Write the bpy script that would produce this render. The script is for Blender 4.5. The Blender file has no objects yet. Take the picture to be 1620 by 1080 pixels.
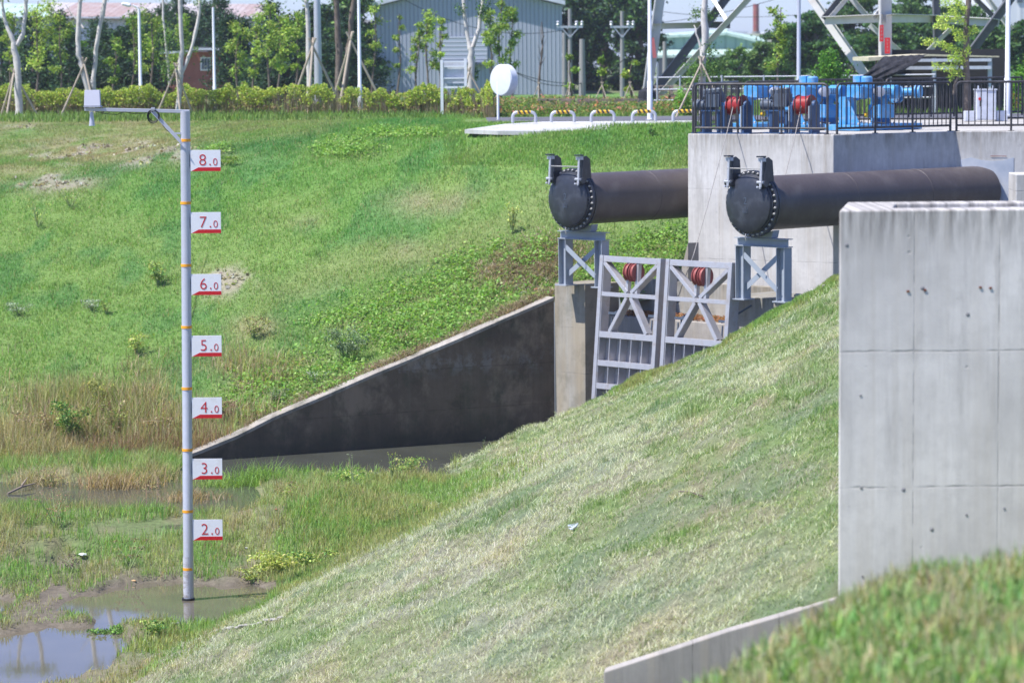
import bpy, math, random
import numpy as np
from mathutils import Vector, Matrix

# ------------------------------------------------------------------ camera, sky, sun, exposure
F_PX, ZC, ROLL = 4500.0, 9.65, 0.008
PITCH = math.atan(436/4500)
S = bpy.context.scene
COL = S.collection
cam_d = bpy.data.cameras.new('camera'); cam = bpy.data.objects.new('camera', cam_d); COL.objects.link(cam)
cam_d.sensor_width = 36; cam_d.lens = 100; cam_d.clip_start = 0.5; cam_d.clip_end = 9000
_c, _s = math.cos(ROLL), math.sin(ROLL)
_r0 = Vector((1, 0, 0)); _u0 = Vector((0, math.sin(PITCH), math.cos(PITCH))); _f = Vector((0, math.cos(PITCH), -math.sin(PITCH)))
_R = _r0*_c - _u0*_s; _U = _r0*_s + _u0*_c
cam.matrix_world = Matrix(((_R.x, _U.x, -_f.x, 0), (_R.y, _U.y, -_f.y, 0), (_R.z, _U.z, -_f.z, ZC), (0, 0, 0, 1)))
cam_d.dof.use_dof = True; cam_d.dof.focus_distance = 44; cam_d.dof.aperture_fstop = 2.5
S.camera = cam
SUN_AZ = math.radians(-114); SUN_EL = math.radians(59)     # azimuth from +Y, clockwise
W = bpy.data.worlds.new('World'); S.world = W; W.use_nodes = True
_n = W.node_tree.nodes; _bg = _n['Background']
_sky = _n.new('ShaderNodeTexSky'); _sky.sky_type = 'NISHITA'; _sky.sun_disc = False
_sky.sun_elevation = SUN_EL; _sky.sun_rotation = SUN_AZ; _sky.air_density = 1.0; _sky.dust_density = 0.3; _sky.ozone_density = 3.0
_tn = _n.new('ShaderNodeMix'); _tn.data_type = 'RGBA'; _tn.blend_type = 'MULTIPLY'; _tn.inputs[0].default_value = 1
W.node_tree.links.new(_sky.outputs[0], _tn.inputs[6]); _tn.inputs[7].default_value = (.47, .54, .80, 1)   # the clear cool air of the photograph
W.node_tree.links.new(_tn.outputs[2], _bg.inputs[0]); _bg.inputs[1].default_value = 0.15
_sd = bpy.data.lights.new('sun', 'SUN'); _sd.energy = 4.6; _sd.angle = math.radians(0.55); _sd.color = (1, 0.965, 0.92)
sun = bpy.data.objects.new('sun', _sd); COL.objects.link(sun)
_dir = Vector((math.sin(SUN_AZ)*math.cos(SUN_EL), math.cos(SUN_AZ)*math.cos(SUN_EL), math.sin(SUN_EL)))
sun.rotation_euler = _dir.to_track_quat('Z', 'Y').to_euler()
S.view_settings.view_transform = 'Standard'; S.view_settings.look = 'None'; S.view_settings.exposure = 0.82; S.view_settings.gamma = 1
S.cycles.max_bounces = 6; S.cycles.diffuse_bounces = 3; S.cycles.transparent_max_bounces = 8

# ------------------------------------------------------------------ helpers
def ray(px, py):
    x = (px-810)/F_PX; y = (540-py)/F_PX
    x, y = x*_c + y*_s, -x*_s + y*_c
    return _r0*x + _u0*y + _f
def P(px, py, Y):                       # point at depth Y seen at photo pixel (px, py)
    r = ray(px, py); k = Y/r.y
    return Vector((r.x*k, Y, ZC + r.z*k))
def PG(px, py, z):                      # the same on the level z
    r = ray(px, py); k = (z-ZC)/r.z
    return Vector((r.x*k, r.y*k, z))
def XZ(px, Y, z):                       # point of height z and depth Y in column px
    X = (px-810)/F_PX*Y
    return Vector((X, Y, z))
rng = np.random.default_rng(11)
random.seed(5)

def _h(ix, iy, seed):
    n = (ix.astype(np.int64)*374761393 + iy.astype(np.int64)*668265263 + seed*1442695041) & 0x7fffffff
    n = ((n ^ (n >> 13))*1274126177) & 0x7fffffff
    return ((n ^ (n >> 16)) & 0xffff)/65535.0
def vn(x, y, seed=0):
    x = np.asarray(x, float); y = np.asarray(y, float)
    ix = np.floor(x); iy = np.floor(y); fx = x-ix; fy = y-iy
    fx = fx*fx*(3-2*fx); fy = fy*fy*(3-2*fy)
    a = _h(ix, iy, seed); b = _h(ix+1, iy, seed); c = _h(ix, iy+1, seed); d = _h(ix+1, iy+1, seed)
    return (a*(1-fx)+b*fx)*(1-fy) + (c*(1-fx)+d*fx)*fy
def fbm(x, y, seed=0, o=4):
    s = 0; a = .5; t = 0
    for i in range(o):
        s = s + a*vn(np.asarray(x)*2**i+i*7.3, np.asarray(y)*2**i-i*3.1, seed+i*17); t += a; a *= .55
    return s/t
def sstep(a, b, x):
    t = np.clip((np.asarray(x, float)-a)/(b-a), 0, 1); return t*t*(3-2*t)

_inv = {}
def thing(name, label, cat, loc=(0, 0, 0), rotz=0, group=None):
    o = bpy.data.objects.new(name, None); COL.objects.link(o)
    o.location = loc; o.rotation_euler = (0, 0, rotz); o['label'] = label; o['category'] = cat
    if group: o['group'] = group
    o.empty_display_size = .3
    _inv[o.name] = (Matrix.Translation(Vector(loc)) @ Matrix.Rotation(rotz, 4, 'Z')).inverted()
    return o
def tag(o, label, cat, group=None, kind=None):
    if kind: o['kind'] = kind
    if label: o['label'] = label
    if cat: o['category'] = cat
    if group: o['group'] = group
    return o
def link(name, me, mat, parent=None):
    o = bpy.data.objects.new(name, me); COL.objects.link(o)
    if mat and not me.materials: me.materials.append(mat)
    if parent: o.parent = parent
    return o
def copy_tree(o, parent=None):
    c = o.copy(); COL.objects.link(c)
    if parent: c.parent = parent
    for ch in list(o.children): copy_tree(ch, c)
    return c
def dup(root, loc, rotz=0, label=None, group=None, scale=None):
    c = copy_tree(root); c.location = loc; c.rotation_euler = (0, 0, rotz)
    if scale is not None: c.scale = scale if hasattr(scale, '__len__') else (scale,)*3
    if label: c['label'] = label
    if group: c['group'] = group
    return c

class MB:
    """collects faces in world coordinates, builds ONE mesh object"""
    def __init__(self): self.v = []; self.f = []; self.sm = []
    def add(self, vs, fs, smooth=False):
        k = len(self.v); self.v += [tuple(p) for p in vs]
        self.f += [tuple(i+k for i in f) for f in fs]; self.sm += [smooth]*len(fs); return self
    def box(self, c, size, ax=None):
        c = Vector(c); sx, sy, sz = [q/2 for q in size]
        ax = ax or (Vector((1, 0, 0)), Vector((0, 1, 0)), Vector((0, 0, 1)))
        vs = [c+ax[0]*(sx*i)+ax[1]*(sy*j)+ax[2]*(sz*k) for k in (-1, 1) for j in (-1, 1) for i in (-1, 1)]
        return self.add(vs, [(0, 2, 3, 1), (4, 5, 7, 6), (0, 1, 5, 4), (2, 6, 7, 3), (0, 4, 6, 2), (1, 3, 7, 5)])
    def bz(self, x, y, z0, sx, sy, h, rot=0):
        a = Vector((math.cos(rot), math.sin(rot), 0)); b = Vector((-math.sin(rot), math.cos(rot), 0))
        return self.box((x, y, z0+h/2), (sx, sy, h), (a, b, Vector((0, 0, 1))))
    def beam(self, p, q, w, h, up=(0, 0, 1), kind='box'):
        p = Vector(p); q = Vector(q); d = (q-p); L = d.length; d.normalize(); u = Vector(up)
        s = d.cross(u)
        if s.length < 1e-3: s = d.cross(Vector((0, 1, 0)))
        s.normalize(); u = s.cross(d); c = (p+q)/2
        if kind == 'box': return self.box(c, (L, w, h), (d, s, u))
        t = max(.008, min(w, h)*.09)
        if kind == 'I':
            self.box(c, (L, w*.96-2*t, t), (d, s, u))
            self.box(c-s*(w/2-t/2), (L, t, h), (d, s, u)); self.box(c+s*(w/2-t/2), (L, t, h), (d, s, u)); return self
        if kind == 'L':
            self.box(c-s*(w/2-t/2), (L, t, h), (d, s, u)); self.box(c-u*(h/2-t/2)+s*(t/2), (L, w-t, t), (d, s, u)); return self
        if kind == 'C':
            self.box(c-u*(h/2-t/2), (L, w, t), (d, s, u)); self.box(c+u*(h/2-t/2), (L, w, t), (d, s, u))
            self.box(c-s*(w/2-t/2), (L, t, h-2*t), (d, s, u)); return self
    def tube(self, pts, r, n=10, caps=True, smooth=True):
        pts = [Vector(p) for p in pts]
        rs = r if hasattr(r, '__len__') else [r]*len(pts)
        rings = []; prev = None
        for i, p in enumerate(pts):
            if i == 0: d = pts[1]-p
            elif i == len(pts)-1: d = p-pts[i-1]
            else: d = (pts[i+1]-p).normalized()+(p-pts[i-1]).normalized()
            d.normalize()
            if prev is None:
                a = d.orthogonal().normalized()
            else:
                a = prev - d*prev.dot(d)
                a = a.normalized() if a.length > 1e-5 else d.orthogonal().normalized()
            prev = a; b = d.cross(a)
            rings.append([p+(a*math.cos(2*math.pi*k/n)+b*math.sin(2*math.pi*k/n))*rs[i] for k in range(n)])
        vs = [v for rg in rings for v in rg]; fs = []
        for i in range(len(pts)-1):
            for k in range(n):
                fs.append((i*n+k, i*n+(k+1) % n, (i+1)*n+(k+1) % n, (i+1)*n+k))
        self.add(vs, fs, smooth)
        if caps: self.add(rings[0], [tuple(range(n))[::-1]]); self.add(rings[-1], [tuple(range(n))])
        return self
    def lathe(self, c, axis, prof, n=32, smooth=True):
        """prof: list of (distance along axis, radius)"""
        c = Vector(c); d = Vector(axis).normalized(); a = d.orthogonal().normalized()
        if abs(d.z) < .9: a = (Vector((0, 0, 1))-d*d.z).normalized()
        b = d.cross(a)
        vs = []; fs = []
        for (t, r) in prof:
            vs += [c+d*t+(a*math.cos(2*math.pi*k/n)+b*math.sin(2*math.pi*k/n))*r for k in range(n)]
        for i in range(len(prof)-1):
            for k in range(n):
                fs.append((i*n+k, i*n+(k+1) % n, (i+1)*n+(k+1) % n, (i+1)*n+k))
        fs.append(tuple(range(n))[::-1]); m = (len(prof)-1)*n; fs.append(tuple(m+k for k in range(n)))
        return self.add(vs, fs, smooth)
    def prism(self, poly, vec):
        poly = [Vector(p) for p in poly]; vec = Vector(vec); n = len(poly)
        vs = poly+[p+vec for p in poly]
        fs = [tuple(range(n))[::-1], tuple(range(n, 2*n))]+[(i, (i+1) % n, n+(i+1) % n, n+i) for i in range(n)]
        return self.add(vs, fs)
    def build(self, name, mat, parent=None, bevel=0, sharp=35):
        me = bpy.data.meshes.new(name)
        vs = self.v
        if parent is not None:
            M = None; q = parent; chain = []
            while q is not None: chain.append(q); q = q.parent
            M = _inv[chain[-1].name]
            vs = [tuple(M @ Vector(p)) for p in vs]
        me.from_pydata(vs, [], self.f)
        me.polygons.foreach_set('use_smooth', self.sm)
        me.update(); me.validate()
        import bmesh
        bm = bmesh.new(); bm.from_mesh(me); bmesh.ops.recalc_face_normals(bm, faces=bm.faces)
        bm.to_mesh(me); bm.free()
        if any(self.sm): me.set_sharp_from_angle(angle=math.radians(sharp))
        o = link(name, me, mat, parent)
        if bevel:
            m = o.modifiers.new('bevel', 'BEVEL'); m.width = bevel; m.segments = 2; m.limit_method = 'ANGLE'; m.harden_normals = False
        return o

def fast_mesh(name, V, Fq, Ft, colors, mat, parent=None):
    """V (n,3); Fq (m,4); Ft (k,3) index arrays; colors (n,3) or None"""
    me = bpy.data.meshes.new(name)
    V = np.ascontiguousarray(V, np.float32)
    me.vertices.add(len(V)); me.vertices.foreach_set('co', V.ravel())
    nq = 0 if Fq is None else len(Fq); nt = 0 if Ft is None else len(Ft)
    li = []
    if nq: li.append(np.asarray(Fq).ravel())
    if nt: li.append(np.asarray(Ft).ravel())
    li = np.concatenate(li).astype(np.int32)
    me.loops.add(len(li)); me.loops.foreach_set('vertex_index', li)
    me.polygons.add(nq+nt)
    ls = np.concatenate([np.arange(nq)*4, nq*4+np.arange(nt)*3]).astype(np.int32)
    lt = np.concatenate([np.full(nq, 4), np.full(nt, 3)]).astype(np.int32)
    me.polygons.foreach_set('loop_start', ls); me.polygons.foreach_set('loop_total', lt)
    me.update(calc_edges=True)
    if colors is not None:
        at = me.color_attributes.new('Col', 'FLOAT_COLOR', 'POINT')
        c4 = np.ones((len(V), 4), np.float32); c4[:, :3] = np.clip(colors, 0, 1); at.data.foreach_set('color', c4.ravel())
    return link(name, me, mat, parent)

# ------------------------------------------------------------------ materials
class NT:
    def __init__(self, name):
        self.m = bpy.data.materials.new(name); self.m.use_nodes = True
        self.t = self.m.node_tree; self.n = self.t.nodes; self.b = self.n['Principled BSDF']
        self.pos = self.n.new('ShaderNodeNewGeometry').outputs['Position']
    def lk(self, a, b): self.t.links.new(a, b)
    def val(self, s, v):
        if hasattr(v, 'is_output'): self.lk(v, s)
        else: s.default_value = v
    def math(self, op, a, b=0.0, c=None, clamp=False):
        n = self.n.new('ShaderNodeMath'); n.operation = op; n.use_clamp = clamp
        self.val(n.inputs[0], a); self.val(n.inputs[1], b)
        if c is not None: self.val(n.inputs[2], c)
        return n.outputs[0]
    def mapv(self, v, scale=(1, 1, 1), loc=(0, 0, 0)):
        n = self.n.new('ShaderNodeMapping'); self.lk(v, n.inputs[0]); n.inputs['Scale'].default_value = scale; n.inputs['Location'].default_value = loc
        return n.outputs[0]
    def noise(self, scale, detail=4, rough=.55, sc=(1, 1, 1), vec=None, loc=(0, 0, 0), dist=0):
        n = self.n.new('ShaderNodeTexNoise'); self.lk(self.mapv(vec or self.pos, sc, loc), n.inputs[0])
        n.inputs['Scale'].default_value = scale; n.inputs['Detail'].default_value = detail; n.inputs['Roughness'].default_value = rough
        n.inputs['Distortion'].default_value = dist
        return n.outputs[0]
    def ramp(self, fac, a, b, c0=0.0, c1=1.0):
        n = self.n.new('ShaderNodeMapRange'); n.clamp = True; self.val(n.inputs[0], fac)
        for i, q in enumerate((a, b, c0, c1)): n.inputs[i+1].default_value = q
        return n.outputs[0]
    def mix(self, fac, a, b, mode='MIX'):
        n = self.n.new('ShaderNodeMix'); n.data_type = 'RGBA'; n.blend_type = mode
        self.val(n.inputs[0], fac)
        for s, v in ((n.inputs[6], a), (n.inputs[7], b)):
            if hasattr(v, 'is_output'): self.lk(v, s)
            else: s.default_value = (*v, 1) if len(v) == 3 else v
        return n.outputs[2]
    def xyz(self, v=None):
        n = self.n.new('ShaderNodeSeparateXYZ'); self.lk(v or self.pos, n.inputs[0]); return n.outputs
    def obj(self):
        return self.n.new('ShaderNodeTexCoord').outputs['Object']
    def bump(self, h, strength=.3, dist=.01):
        n = self.n.new('ShaderNodeBump'); self.lk(h, n.inputs['Height']); n.inputs['Strength'].default_value = strength; n.inputs['Distance'].default_value = dist
        self.lk(n.outputs[0], self.b.inputs['Normal'])
    def out(self, color=None, rough=None, metal=None, spec=None):
        for k, v in (('Base Color', color), ('Roughness', rough), ('Metallic', metal), ('Specular IOR Level', spec)):
            if v is None: continue
            s = self.b.inputs[k]
            if hasattr(v, 'is_output'): self.lk(v, s)
            else: s.default_value = (*v, 1) if k == 'Base Color' else v
        return self.m

def mat_paint(name, col, rough=.5, metal=0, var=.12, dirt=None, dirtamt=.35, scale=6, spec=.4, bump=.0):
    t = NT(name)
    o = t.obj()
    n = t.noise(scale, 5, .6, vec=o); n2 = t.noise(scale*7, 3, .6, vec=o)
    c = t.mix(t.ramp(n, .3, .7), tuple(q*(1-var) for q in col), tuple(min(1, q*(1+var)) for q in col))
    if dirt: c = t.mix(t.math('MULTIPLY', t.ramp(n, .52, .68), dirtamt), c, dirt)
    r = t.ramp(n2, .3, .7, rough*.85, min(1, rough*1.15))
    if bump: t.bump(n2, bump, .004)
    return t.out(c, r, metal, spec)

def mat_concrete(name, base=(.44, .44, .45), dark=(.16, .155, .15), streak=.5, top=None, joints=(), vax=(1, 0, 0), vjoints=(), moss=0, warm=None, pits=True, run=1.0, blotch=0):
    """form-cast concrete; joints: heights; vjoints: positions along the vax direction"""
    t = NT(name); X, Y, Z = t.xyz()
    n1 = t.noise(.9, 6, .6); n2 = t.noise(9, 5, .65); n3 = t.noise(60, 3, .6)
    c = t.mix(t.ramp(n1, .32, .66), tuple(q*.76 for q in base), tuple(min(.75, q*1.1) for q in base))
    c = t.mix(t.math('MULTIPLY', t.ramp(n2, .45, .7), .35), c, tuple(q*.72 for q in base))
    # along-face coordinate
    U = t.math('ADD', t.math('MULTIPLY', X, vax[0]), t.math('MULTIPLY', Y, vax[1]))
    cb = t.n.new('ShaderNodeCombineXYZ'); t.lk(U, cb.inputs[0]); t.lk(t.math('MULTIPLY', Z, .12), cb.inputs[2])
    st = t.noise(2.6, 6, .7, vec=cb.outputs[0]); st2 = t.noise(14, 4, .6, vec=cb.outputs[0])
    m = t.math('MULTIPLY', t.ramp(st, .5, .68), t.ramp(st2, .3, .6, .4, 1))
    if top is not None:
        fall = t.ramp(Z, top-2.6, top, .25, 1.0); m = t.math('MULTIPLY', m, fall)
        rim = t.math('MULTIPLY', t.ramp(Z, top-.45, top-.02), t.ramp(st2, .35, .62)); m = t.math('MAXIMUM', m, rim)
    c = t.mix(t.math('MULTIPLY', m, streak), c, dark)
    if warm: c = t.mix(t.math('MULTIPLY', t.ramp(t.noise(1.3, 4, .6, vec=cb.outputs[0], loc=(5, 0, 0)), .45, .62), .6), c, warm)
    if moss: c = t.mix(t.math('MULTIPLY', t.ramp(t.noise(1.6, 5, .7, loc=(3, 1, 2)), .5, .62), moss), c, (.07, .075, .045))
    cb2 = t.n.new('ShaderNodeCombineXYZ'); t.lk(U, cb2.inputs[0]); t.lk(t.math('MULTIPLY', Z, .035), cb2.inputs[2])
    f1 = t.noise(22, 5, .75, vec=cb2.outputs[0]); c = t.mix(t.math('MULTIPLY', t.ramp(f1, .47, .66), .30*run), c, tuple(q*.62 for q in base))
    c = t.mix(t.math('MULTIPLY', t.ramp(f1, .45, .3), .22*run), c, tuple(min(.8, q*1.25) for q in base))
    tan_ = t.noise(7, 3, .6, vec=cb2.outputs[0], loc=(4, 0, 1)); c = t.mix(t.math('MULTIPLY', t.ramp(tan_, .52, .66), .28*run), c, (.40, .34, .26))
    if blotch:
        bb = t.noise(1.1, 7, .72, sc=(1, 1, .7), loc=(2, 5, 8)); c = t.mix(t.math('MULTIPLY', t.ramp(bb, .5, .62), blotch), c, tuple(q*2.1 for q in base)); c = t.mix(t.math('MULTIPLY', t.ramp(t.noise(.8, 6, .7, loc=(8, 1, 3)), .5, .64), blotch), c, tuple(q*.35 for q in base))
        c = t.mix(t.math('MULTIPLY', t.ramp(t.math('ADD', Z, t.math('MULTIPLY', t.noise(2, 4), .6)), 1.9, 2.5, 1, 0), .65), c, (.03, .032, .026))
        c = t.mix(t.math('MULTIPLY', t.ramp(t.math('ABSOLUTE', t.math('SUBTRACT', Z, 3.2)), .05, .35, 1, 0), t.ramp(t.noise(3, 6, .75), .5, .6, 0, .45)), c, (.30, .28, .26))
    h = t.math('MULTIPLY', n3, .5)
    jm = None
    for z in joints:
        wob = t.math('MULTIPLY', t.math('SUBTRACT', t.noise(7, 2, loc=(z, 0, 0)), .5), .03)
        d = t.math('ABSOLUTE', t.math('SUBTRACT', t.math('ADD', Z, wob), z)); l = t.ramp(d, .004, .012, 1, 0)
        jm = l if jm is None else t.math('MAXIMUM', jm, l)
    for u in vjoints:
        d = t.math('ABSOLUTE', t.math('SUBTRACT', U, u)); l = t.ramp(d, .003, .009, 1, 0)
        jm = l if jm is None else t.math('MAXIMUM', jm, l)
    if jm is not None:
        jm = t.math('MULTIPLY', jm, t.ramp(t.noise(5, 3, loc=(9, 2, 1)), .38, .62, .05, .65))
        c = t.mix(jm, c, tuple(q*.4 for q in base)); h = t.math('SUBTRACT', h, t.math('MULTIPLY', jm, 1.5))
    if pits:
        v = t.n.new('ShaderNodeTexVoronoi'); t.lk(t.mapv(t.pos, (1, 1, 1)), v.inputs[0]); v.inputs['Scale'].default_value = 5.5
        sel = t.ramp(t.noise(2.2, 2, loc=(1, 7, 3)), .52, .56)
        pm = t.math('MULTIPLY', t.ramp(v.outputs['Distance'], .05, .1, 1, 0), sel)
        c = t.mix(t.math('MULTIPLY', pm, .4), c, tuple(q*.45 for q in base)); h = t.math('SUBTRACT', h, pm)
    t.bump(h, .35, .006)
    return t.out(c, .88, 0, .25)

def mat_leaf(name, trans=.3, rough=.55, tint=(1, 1, 1), hue=0.0):
    t = NT(name)
    a = t.n.new('ShaderNodeAttribute'); a.attribute_name = 'Col'
    oi = t.n.new('ShaderNodeObjectInfo')
    c = a.outputs['Color']
    if tint != (1, 1, 1): c = t.mix(1.0, c, tint, 'MULTIPLY')
    if hue:
        hs = t.n.new('ShaderNodeHueSaturation'); t.lk(c, hs.inputs['Color'])
        t.lk(t.ramp(oi.outputs['Random'], 0, 1, .5-hue, .5+hue), hs.inputs['Hue'])
        t.lk(t.ramp(oi.outputs['Random'], 0, 1, 1.2, .85), hs.inputs['Value']); c = hs.outputs[0]
    t.out(c, rough, 0, .25)
    tr = t.n.new('ShaderNodeBsdfTranslucent'); t.lk(t.mix(1.0, c, (1.25, 1.3, .6), 'MULTIPLY'), tr.inputs[0])
    mx = t.n.new('ShaderNodeMixShader'); mx.inputs[0].default_value = trans
    t.lk(t.b.outputs[0], mx.inputs[1]); t.lk(tr.outputs[0], mx.inputs[2])
    t.lk(mx.outputs[0], t.n['Material Output'].inputs['Surface'])
    return t.m
def mat_ground(name):
    t = NT(name); a = t.n.new('ShaderNodeAttribute'); a.attribute_name = 'Col'
    n = t.noise(9, 6, .7); n2 = t.noise(45, 4, .7)
    c = t.mix(t.ramp(n, .3, .7), (.6, .6, .6), (1.2, 1.2, 1.2)); c = t.mix(1.0, a.outputs['Color'], c, 'MULTIPLY')
    c = t.mix(t.math('MULTIPLY', t.ramp(n2, .5, .7), .4), c, (.1, .085, .06))
    t.bump(n2, .8, .03)
    return t.out(c, .9, 0, .15)
M = {}
M['leaf'] = mat_leaf('grass_blades', .4)
M['treeleaf'] = mat_leaf('tree_leaves', .3, hue=.012)
M['ground'] = mat_ground('soil_and_turf')
# ------------------------------------------------------------------ terrain
ZW, ZP = 1.45, 1.0                       # level of the channel water, of the puddles
Xi = lambda px, Y: (px-810)/F_PX*Y
wA = PG(350, 727, ZW); wB = PG(770, 697, ZW); WD = (wB-wA).normalized(); WN = Vector((-WD.y, WD.x, 0))
def wall_at(px):
    k = (px-810)/F_PX; s = (k*wA.y-wA.x)/(WD.x-k*WD.y); return wA+WD*s
W0, W1 = wall_at(262), wall_at(877)
WTOP = [(262, 732), (310, 715), (370, 691), (430, 661), (510, 628), (591, 593), (660, 565), (727, 537), (800, 505), (877, 472)]
WT = 0.34                                # thickness of the wing wall
GA = Vector((W1.x, W1.y, 0))             # inner corner of wing wall and head wall
TD = Vector((.707, -.707, 0))            # along the gates
AD = Vector((.707, .707, 0))             # along the pipes, away from the camera
ZD = 8.13                                # deck level
PA, PB_, PC_ = Vector((3.9, 62.6, 0)), Vector((6.88, 60.7, 0)), Vector((9.8, 62.8, 0))

def project(X, Y, Z):
    dX = np.asarray(X); dY = np.asarray(Y); dZ = np.asarray(Z)-ZC
    x = dX*_R.x+dY*_R.y+dZ*_R.z; y = dX*_U.x+dY*_U.y+dZ*_U.z; d = dX*_f.x+dY*_f.y+dZ*_f.z
    return 810+F_PX*x/d, 540-F_PX*y/d

# far bank: thin plate through surveyed points
cp = [(-260, 745, 58), (-150, 755, 58), (0, 752, 58), (130, 745, 58.3), (235, 738, 59),
      (0, 600, 63), (200, 600, 63), (0, 450, 68.5), (250, 450, 68), (450, 450, 67), (650, 440, 66), (-300, 450, 69),
      (0, 288, 76), (-300, 300, 77), (270, 238, 78), (450, 330, 71.5), (500, 214, 77), (740, 207, 73), (750, 320, 68.3), (900, 205, 71.5),
      (1080, 201, 70), (950, 400, 65.3), (1080, 300, 67), (1020, 425, 64.6), (900, 462, 63.4), (1080, 395, 64.8),
      (0, 184, 92), (-300, 186, 94), (300, 186, 90), (500, 184, 86), (640, 190, 82), (150, 246, 81)]
pts = [P(*q) for q in cp]
for (px, py) in WTOP:
    w = wall_at(px)+WN*(WT+.1); z = P(px, py, w.y).z-.06; pts.append(Vector((w.x, w.y, z)))
for X in (-30, -20, -10, 0, 6, 14, 30):
    for Y in ((96, 108) if X < 0 else (77, 96, 108)): pts.append(Vector((X, Y, 8.14)))
cx = np.array([[p.x, p.y] for p in pts]); cz = np.array([p.z for p in pts])
def _tps(r): return np.where(r > 0, r*r*np.log(np.maximum(r, 1e-9)), 0)
_K = _tps(np.linalg.norm(cx[:, None]-cx[None], axis=2))+np.eye(len(cx))*2.0
_Pm = np.c_[np.ones(len(cx)), cx]
_A = np.block([[_K, _Pm], [_Pm.T, np.zeros((3, 3))]])
_sol = np.linalg.solve(_A, np.r_[cz, 0, 0, 0])
def zpav(Y): return 8.16-.035*(76-np.minimum(Y, 76))
def zfar(X, Y):
    X = np.asarray(X, float); Y = np.asarray(Y, float); sh = X.shape; q = np.c_[X.ravel(), Y.ravel()]
    out = np.empty(len(q))
    for i in range(0, len(q), 60000):
        b = q[i:i+60000]; out[i:i+60000] = _tps(np.linalg.norm(b[:, None]-cx[None], axis=2)) @ _sol[:len(cx)] + _sol[-3] + b @ _sol[-2:]
    z = out.reshape(sh)
    k = sstep(90, 98, Y); z = z*(1-k)+8.14*k
    z = z+(fbm(X*.8, Y*.8, 3)-.5)*.22*(1-sstep(80, 95, Y))
    z = np.minimum(z, 8.14)
    z = np.where((X > Xi(735, Y)) & (Y > 71.2), np.minimum(z, zpav(Y)-.05), z)
    return z
hx = W0.x-.3
def ybound(X):
    X = np.asarray(X, float)
    y = np.where(X < hx, 56.5, wA.y+(X-wA.x)*WD.y/WD.x+(WT*.6)/WD.x)
    y = np.where(X > GA.x+.05, GA.y+1.3-(X-GA.x)*.35, y)
    y = np.where(X > 2.4, 62.75+(X-2.4)*.1, y)
    y = np.where(X > 3.95, 62.75+(X-3.9)*4.625, y)
    y = np.where(X > 5.45, 69.9, y)
    return y
XT = [(10, -9.4), (16, -9.4), (20, -7.0), (24, -5.5), (37, -5.5), (39.2, -5.31), (44.3, -3.54), (49.1, -2.73), (54.7, -2.5), (58.7, -2.1), (60.5, -1.35), (64, -1.2)]
def xtoe(Y): return np.interp(Y, [a for a, b in XT], [b for a, b in XT])
def marsh(X, Y):
    z = 1.12+.45*sstep(47, 51.5, Y)+(fbm(X*.9, Y*.45, 8)-.5)*.34
    # pond and channel beds
    px, py = project(X, Y, np.full(np.shape(X), 1.4))
    ch = sstep(0, 1, (X-(wA.x-.8))/.8)*sstep(0, 1.2, (Y-(55.2+.22*(X+6)+.4*np.sin(X*1.3)))/1.0)
    pond = sstep(0, .7, 1-np.abs((Y-54.2+.10*(X+8))/2.4))*sstep(0, 1, (-4.5-X)/1.2)
    z = z-ch*1.1-pond*.5
    for (cx_, cy_, rx, ry) in ((275, 955, 165, 34), (60, 1035, 135, 48), (95, 905, 60, 10), (250, 928, 60, 9), (-90, 960, 100, 30)):
        c = PG(cx_, cy_, 1.0); rX = rx/F_PX*c.y; rY = ry/F_PX*c.y**2/(ZC-1)
        d = np.sqrt(((X-c.x)/rX)**2+((Y-c.y)/rY)**2)+(fbm(X*1.6, Y*.9, 5)-.5)*.8
        z = np.minimum(z, np.where(d < 1.6, .93+.3*sstep(.85, 1.35, d)*1.0, 9))
    return z
def znear(X, Y):
    X = np.asarray(X, float); Y = np.asarray(Y, float)
    t = xtoe(Y); d = X-t+(fbm(X*.3, Y*.5, 21)-.5)*.6*sstep(30, 40, Y)
    slope = .48
    bank = 1.15+slope*(np.sqrt(d*d+.5)+d)/2*1.0
    
    k = sstep(14.3, 17.0, Y); b1 = 1.2+slope*(X+9.94)+.09*np.exp(-((X-1.95)/.5)**2); b1 = b1-.17*sstep(1.7, 2.8, X); d2 = X+5.5; b2 = 1.15+slope*(np.sqrt(d2*d2+.5)+d2)/2-1.1*sstep(.45, .75, X)
    bank = np.where(Y < 24.4, b1*(1-k)+b2*k, bank)
    bank = bank-.30*sstep(6.6, 3.8, X)*sstep(46, 54, Y)
    bank = bank+(fbm(X*1.1, Y*.9, 9)-.5)*.14+((fbm(X*3.2, Y*2.2, 29, 3)-.5)*.24)*(Y > 24.4)
    bank = np.minimum(bank, 8.1)
    m = marsh(X, Y)
    w = np.where(Y > 55, sstep(-.4, .3, X-t), sstep(-1.2, .6, X-t))
    z = m*(1-w)+np.maximum(bank, m)*w
    z = np.where(Y > 24.4, z, bank)
    return z
def edge(X, Y): return X+Y-61.8          # the near bank ends in front of the gates

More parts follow.
